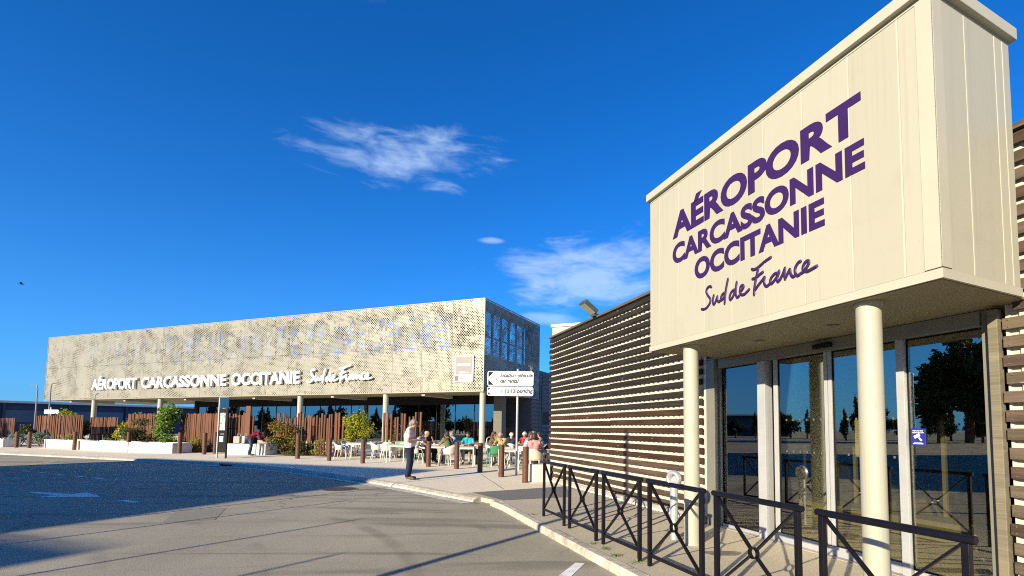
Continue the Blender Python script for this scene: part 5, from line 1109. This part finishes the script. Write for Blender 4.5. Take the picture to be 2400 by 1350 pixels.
# ------------------------------------------------------------------ what stands outside the picture: shadows and reflections
HB = 9.0; Lb = HB / math.tan(SUN_EL)
ob = empty('office_building', (-4.85 - math.sin(rad(32)) * Lb, 17.18 - math.cos(rad(32)) * Lb, 0), PHI_F); tag(ob, 'plain office building outside the picture whose shadow lies on the road', 'building')
MB().box(-15.6, 0, -10.6, 0, 0, HB).build('wall', m_render, ob); MB().box(-13, 2.41, -34, -10.63, 0, HB).build('wall', m_render, ob)
MB().box(-15.5, -.1, -10.5, -.1, HB, HB + .05).build('roof', m_plinth, ob)
for fl_ in range(3):
    for i in range(5): MB().box(-14.6 + i * 3, -12.9 + i * 3, .002, .05, 1.0 + fl_ * 2.8, 2.5 + fl_ * 2.8).build('window', m_hangar2, ob)
    for i in range(3): MB().box(.002, .05, -10.3 + i * 3.5, -8.5 + i * 3.5, 1.0 + fl_ * 2.8, 2.5 + fl_ * 2.8).build('window', m_hangar2, ob)
Lh = 3.4 / math.tan(SUN_EL); sx_, sy_ = math.sin(rad(32)) * Lh, math.cos(rad(32)) * Lh
for (tx, ty), lb_ in zip(((-3.6, 15.2), (-5.12, 10.34), (-3.87, 8.28), (-3.06, 6.03)), ('first', 'second', 'third', 'fourth')):  # unseen masts, kept short and near so their line shadows fall sharp
    ps = empty('shadow_mast', (tx - sx_, ty - sy_, ROAD)); tag(ps, f'slim unseen mast at left, shaped for its shadow, {lb_} from the terrace', 'mast', 'slim masts whose shadows cross the road')
    MB().tube((0, 0, 0), (0, 0, 3.36), .03, .026, 10).build('pole', m_steel, ps); MB().sphere((0, 0, 3.38), .034, 8, 6).build('finial', m_steel, ps)
pe = empty('signal_mast', (-6.2, -1.3, ROAD)); tag(pe, 'steel mast behind the camera whose shadow crosses the kerb', 'mast')
MB().tube((0, 0, 0), (0, 0, 5.6), .07, .055, 14).build('pole', m_steel, pe)
def tree(x, y, h, kind, k):
    r = empty('tree', (x, y, 0), random.uniform(0, 6)); tag(r, 'dark green tree across the road behind the camera', 'tree', 'trees across the road, seen only in reflections')
    return r
def tree_proto(h, rx, seed, conical):
    q = np.random.default_rng(seed); cl_ = []
    for i in range(12):
        t = i / 11
        wv = (1 - t) * .9 + .15 if conical else math.sin(math.pi * (.2 + .75 * t))
        ang = q.uniform(0, 6.28); cl_.append((rx * .5 * wv * math.cos(ang), rx * .5 * wv * math.sin(ang), h * (.28 + .62 * t), rx * wv * .6, rx * wv * .6, h * .13))
    return leaves(cl_, 1500, .34, seed, .3), MB().path([(0, 0, 0), (.1, 0, h * .35), (0, .1, h * .7), (0, 0, h * .9)], [.28, .2, .1, .03], 8).mesh('trunk')
TP = [tree_proto(7.5, 2.6, 31, False), tree_proto(9.5, 1.4, 32, True), tree_proto(6.0, 3.0, 33, False)]
for k, (me_c, me_t) in enumerate(TP): me_c.materials.append(lf['tree']); me_t.materials.append(m_trunk)
for k in range(46):
    x = -68 - random.uniform(0, 40); y = -50 + k * 2.0 + random.uniform(-1.5, 1.5)
    t_ = tree(x, y, 7, 0, k); me_c, me_t = TP[k % 3 if k % 5 else 1]; sc = random.uniform(.48, .8)
    for nm, me in (('crown', me_c), ('trunk', me_t)):
        o = bpy.data.objects.new(nm, me); COL.objects.link(o); o.parent = t_
    t_.scale = (sc, sc, sc)

for (x, y, sc) in ((-70, 1.0, 1.9), (-71.5, 4.5, 2.1), (-69.5, 7.5, 1.7)):  # unseen trees added so the right door pane reflects something dark
    t_ = empty('tree', (x, y, 0), random.uniform(0, 6)); tag(t_, 'very tall unseen tree added to darken the door glass reflection', 'tree', 'tall trees added to darken the door glass reflection')
    for nm, me in (('crown', TP[0][0]), ('trunk', TP[0][1])):
        o = bpy.data.objects.new(nm, me); COL.objects.link(o); o.parent = t_
    t_.scale = (sc, sc, sc)
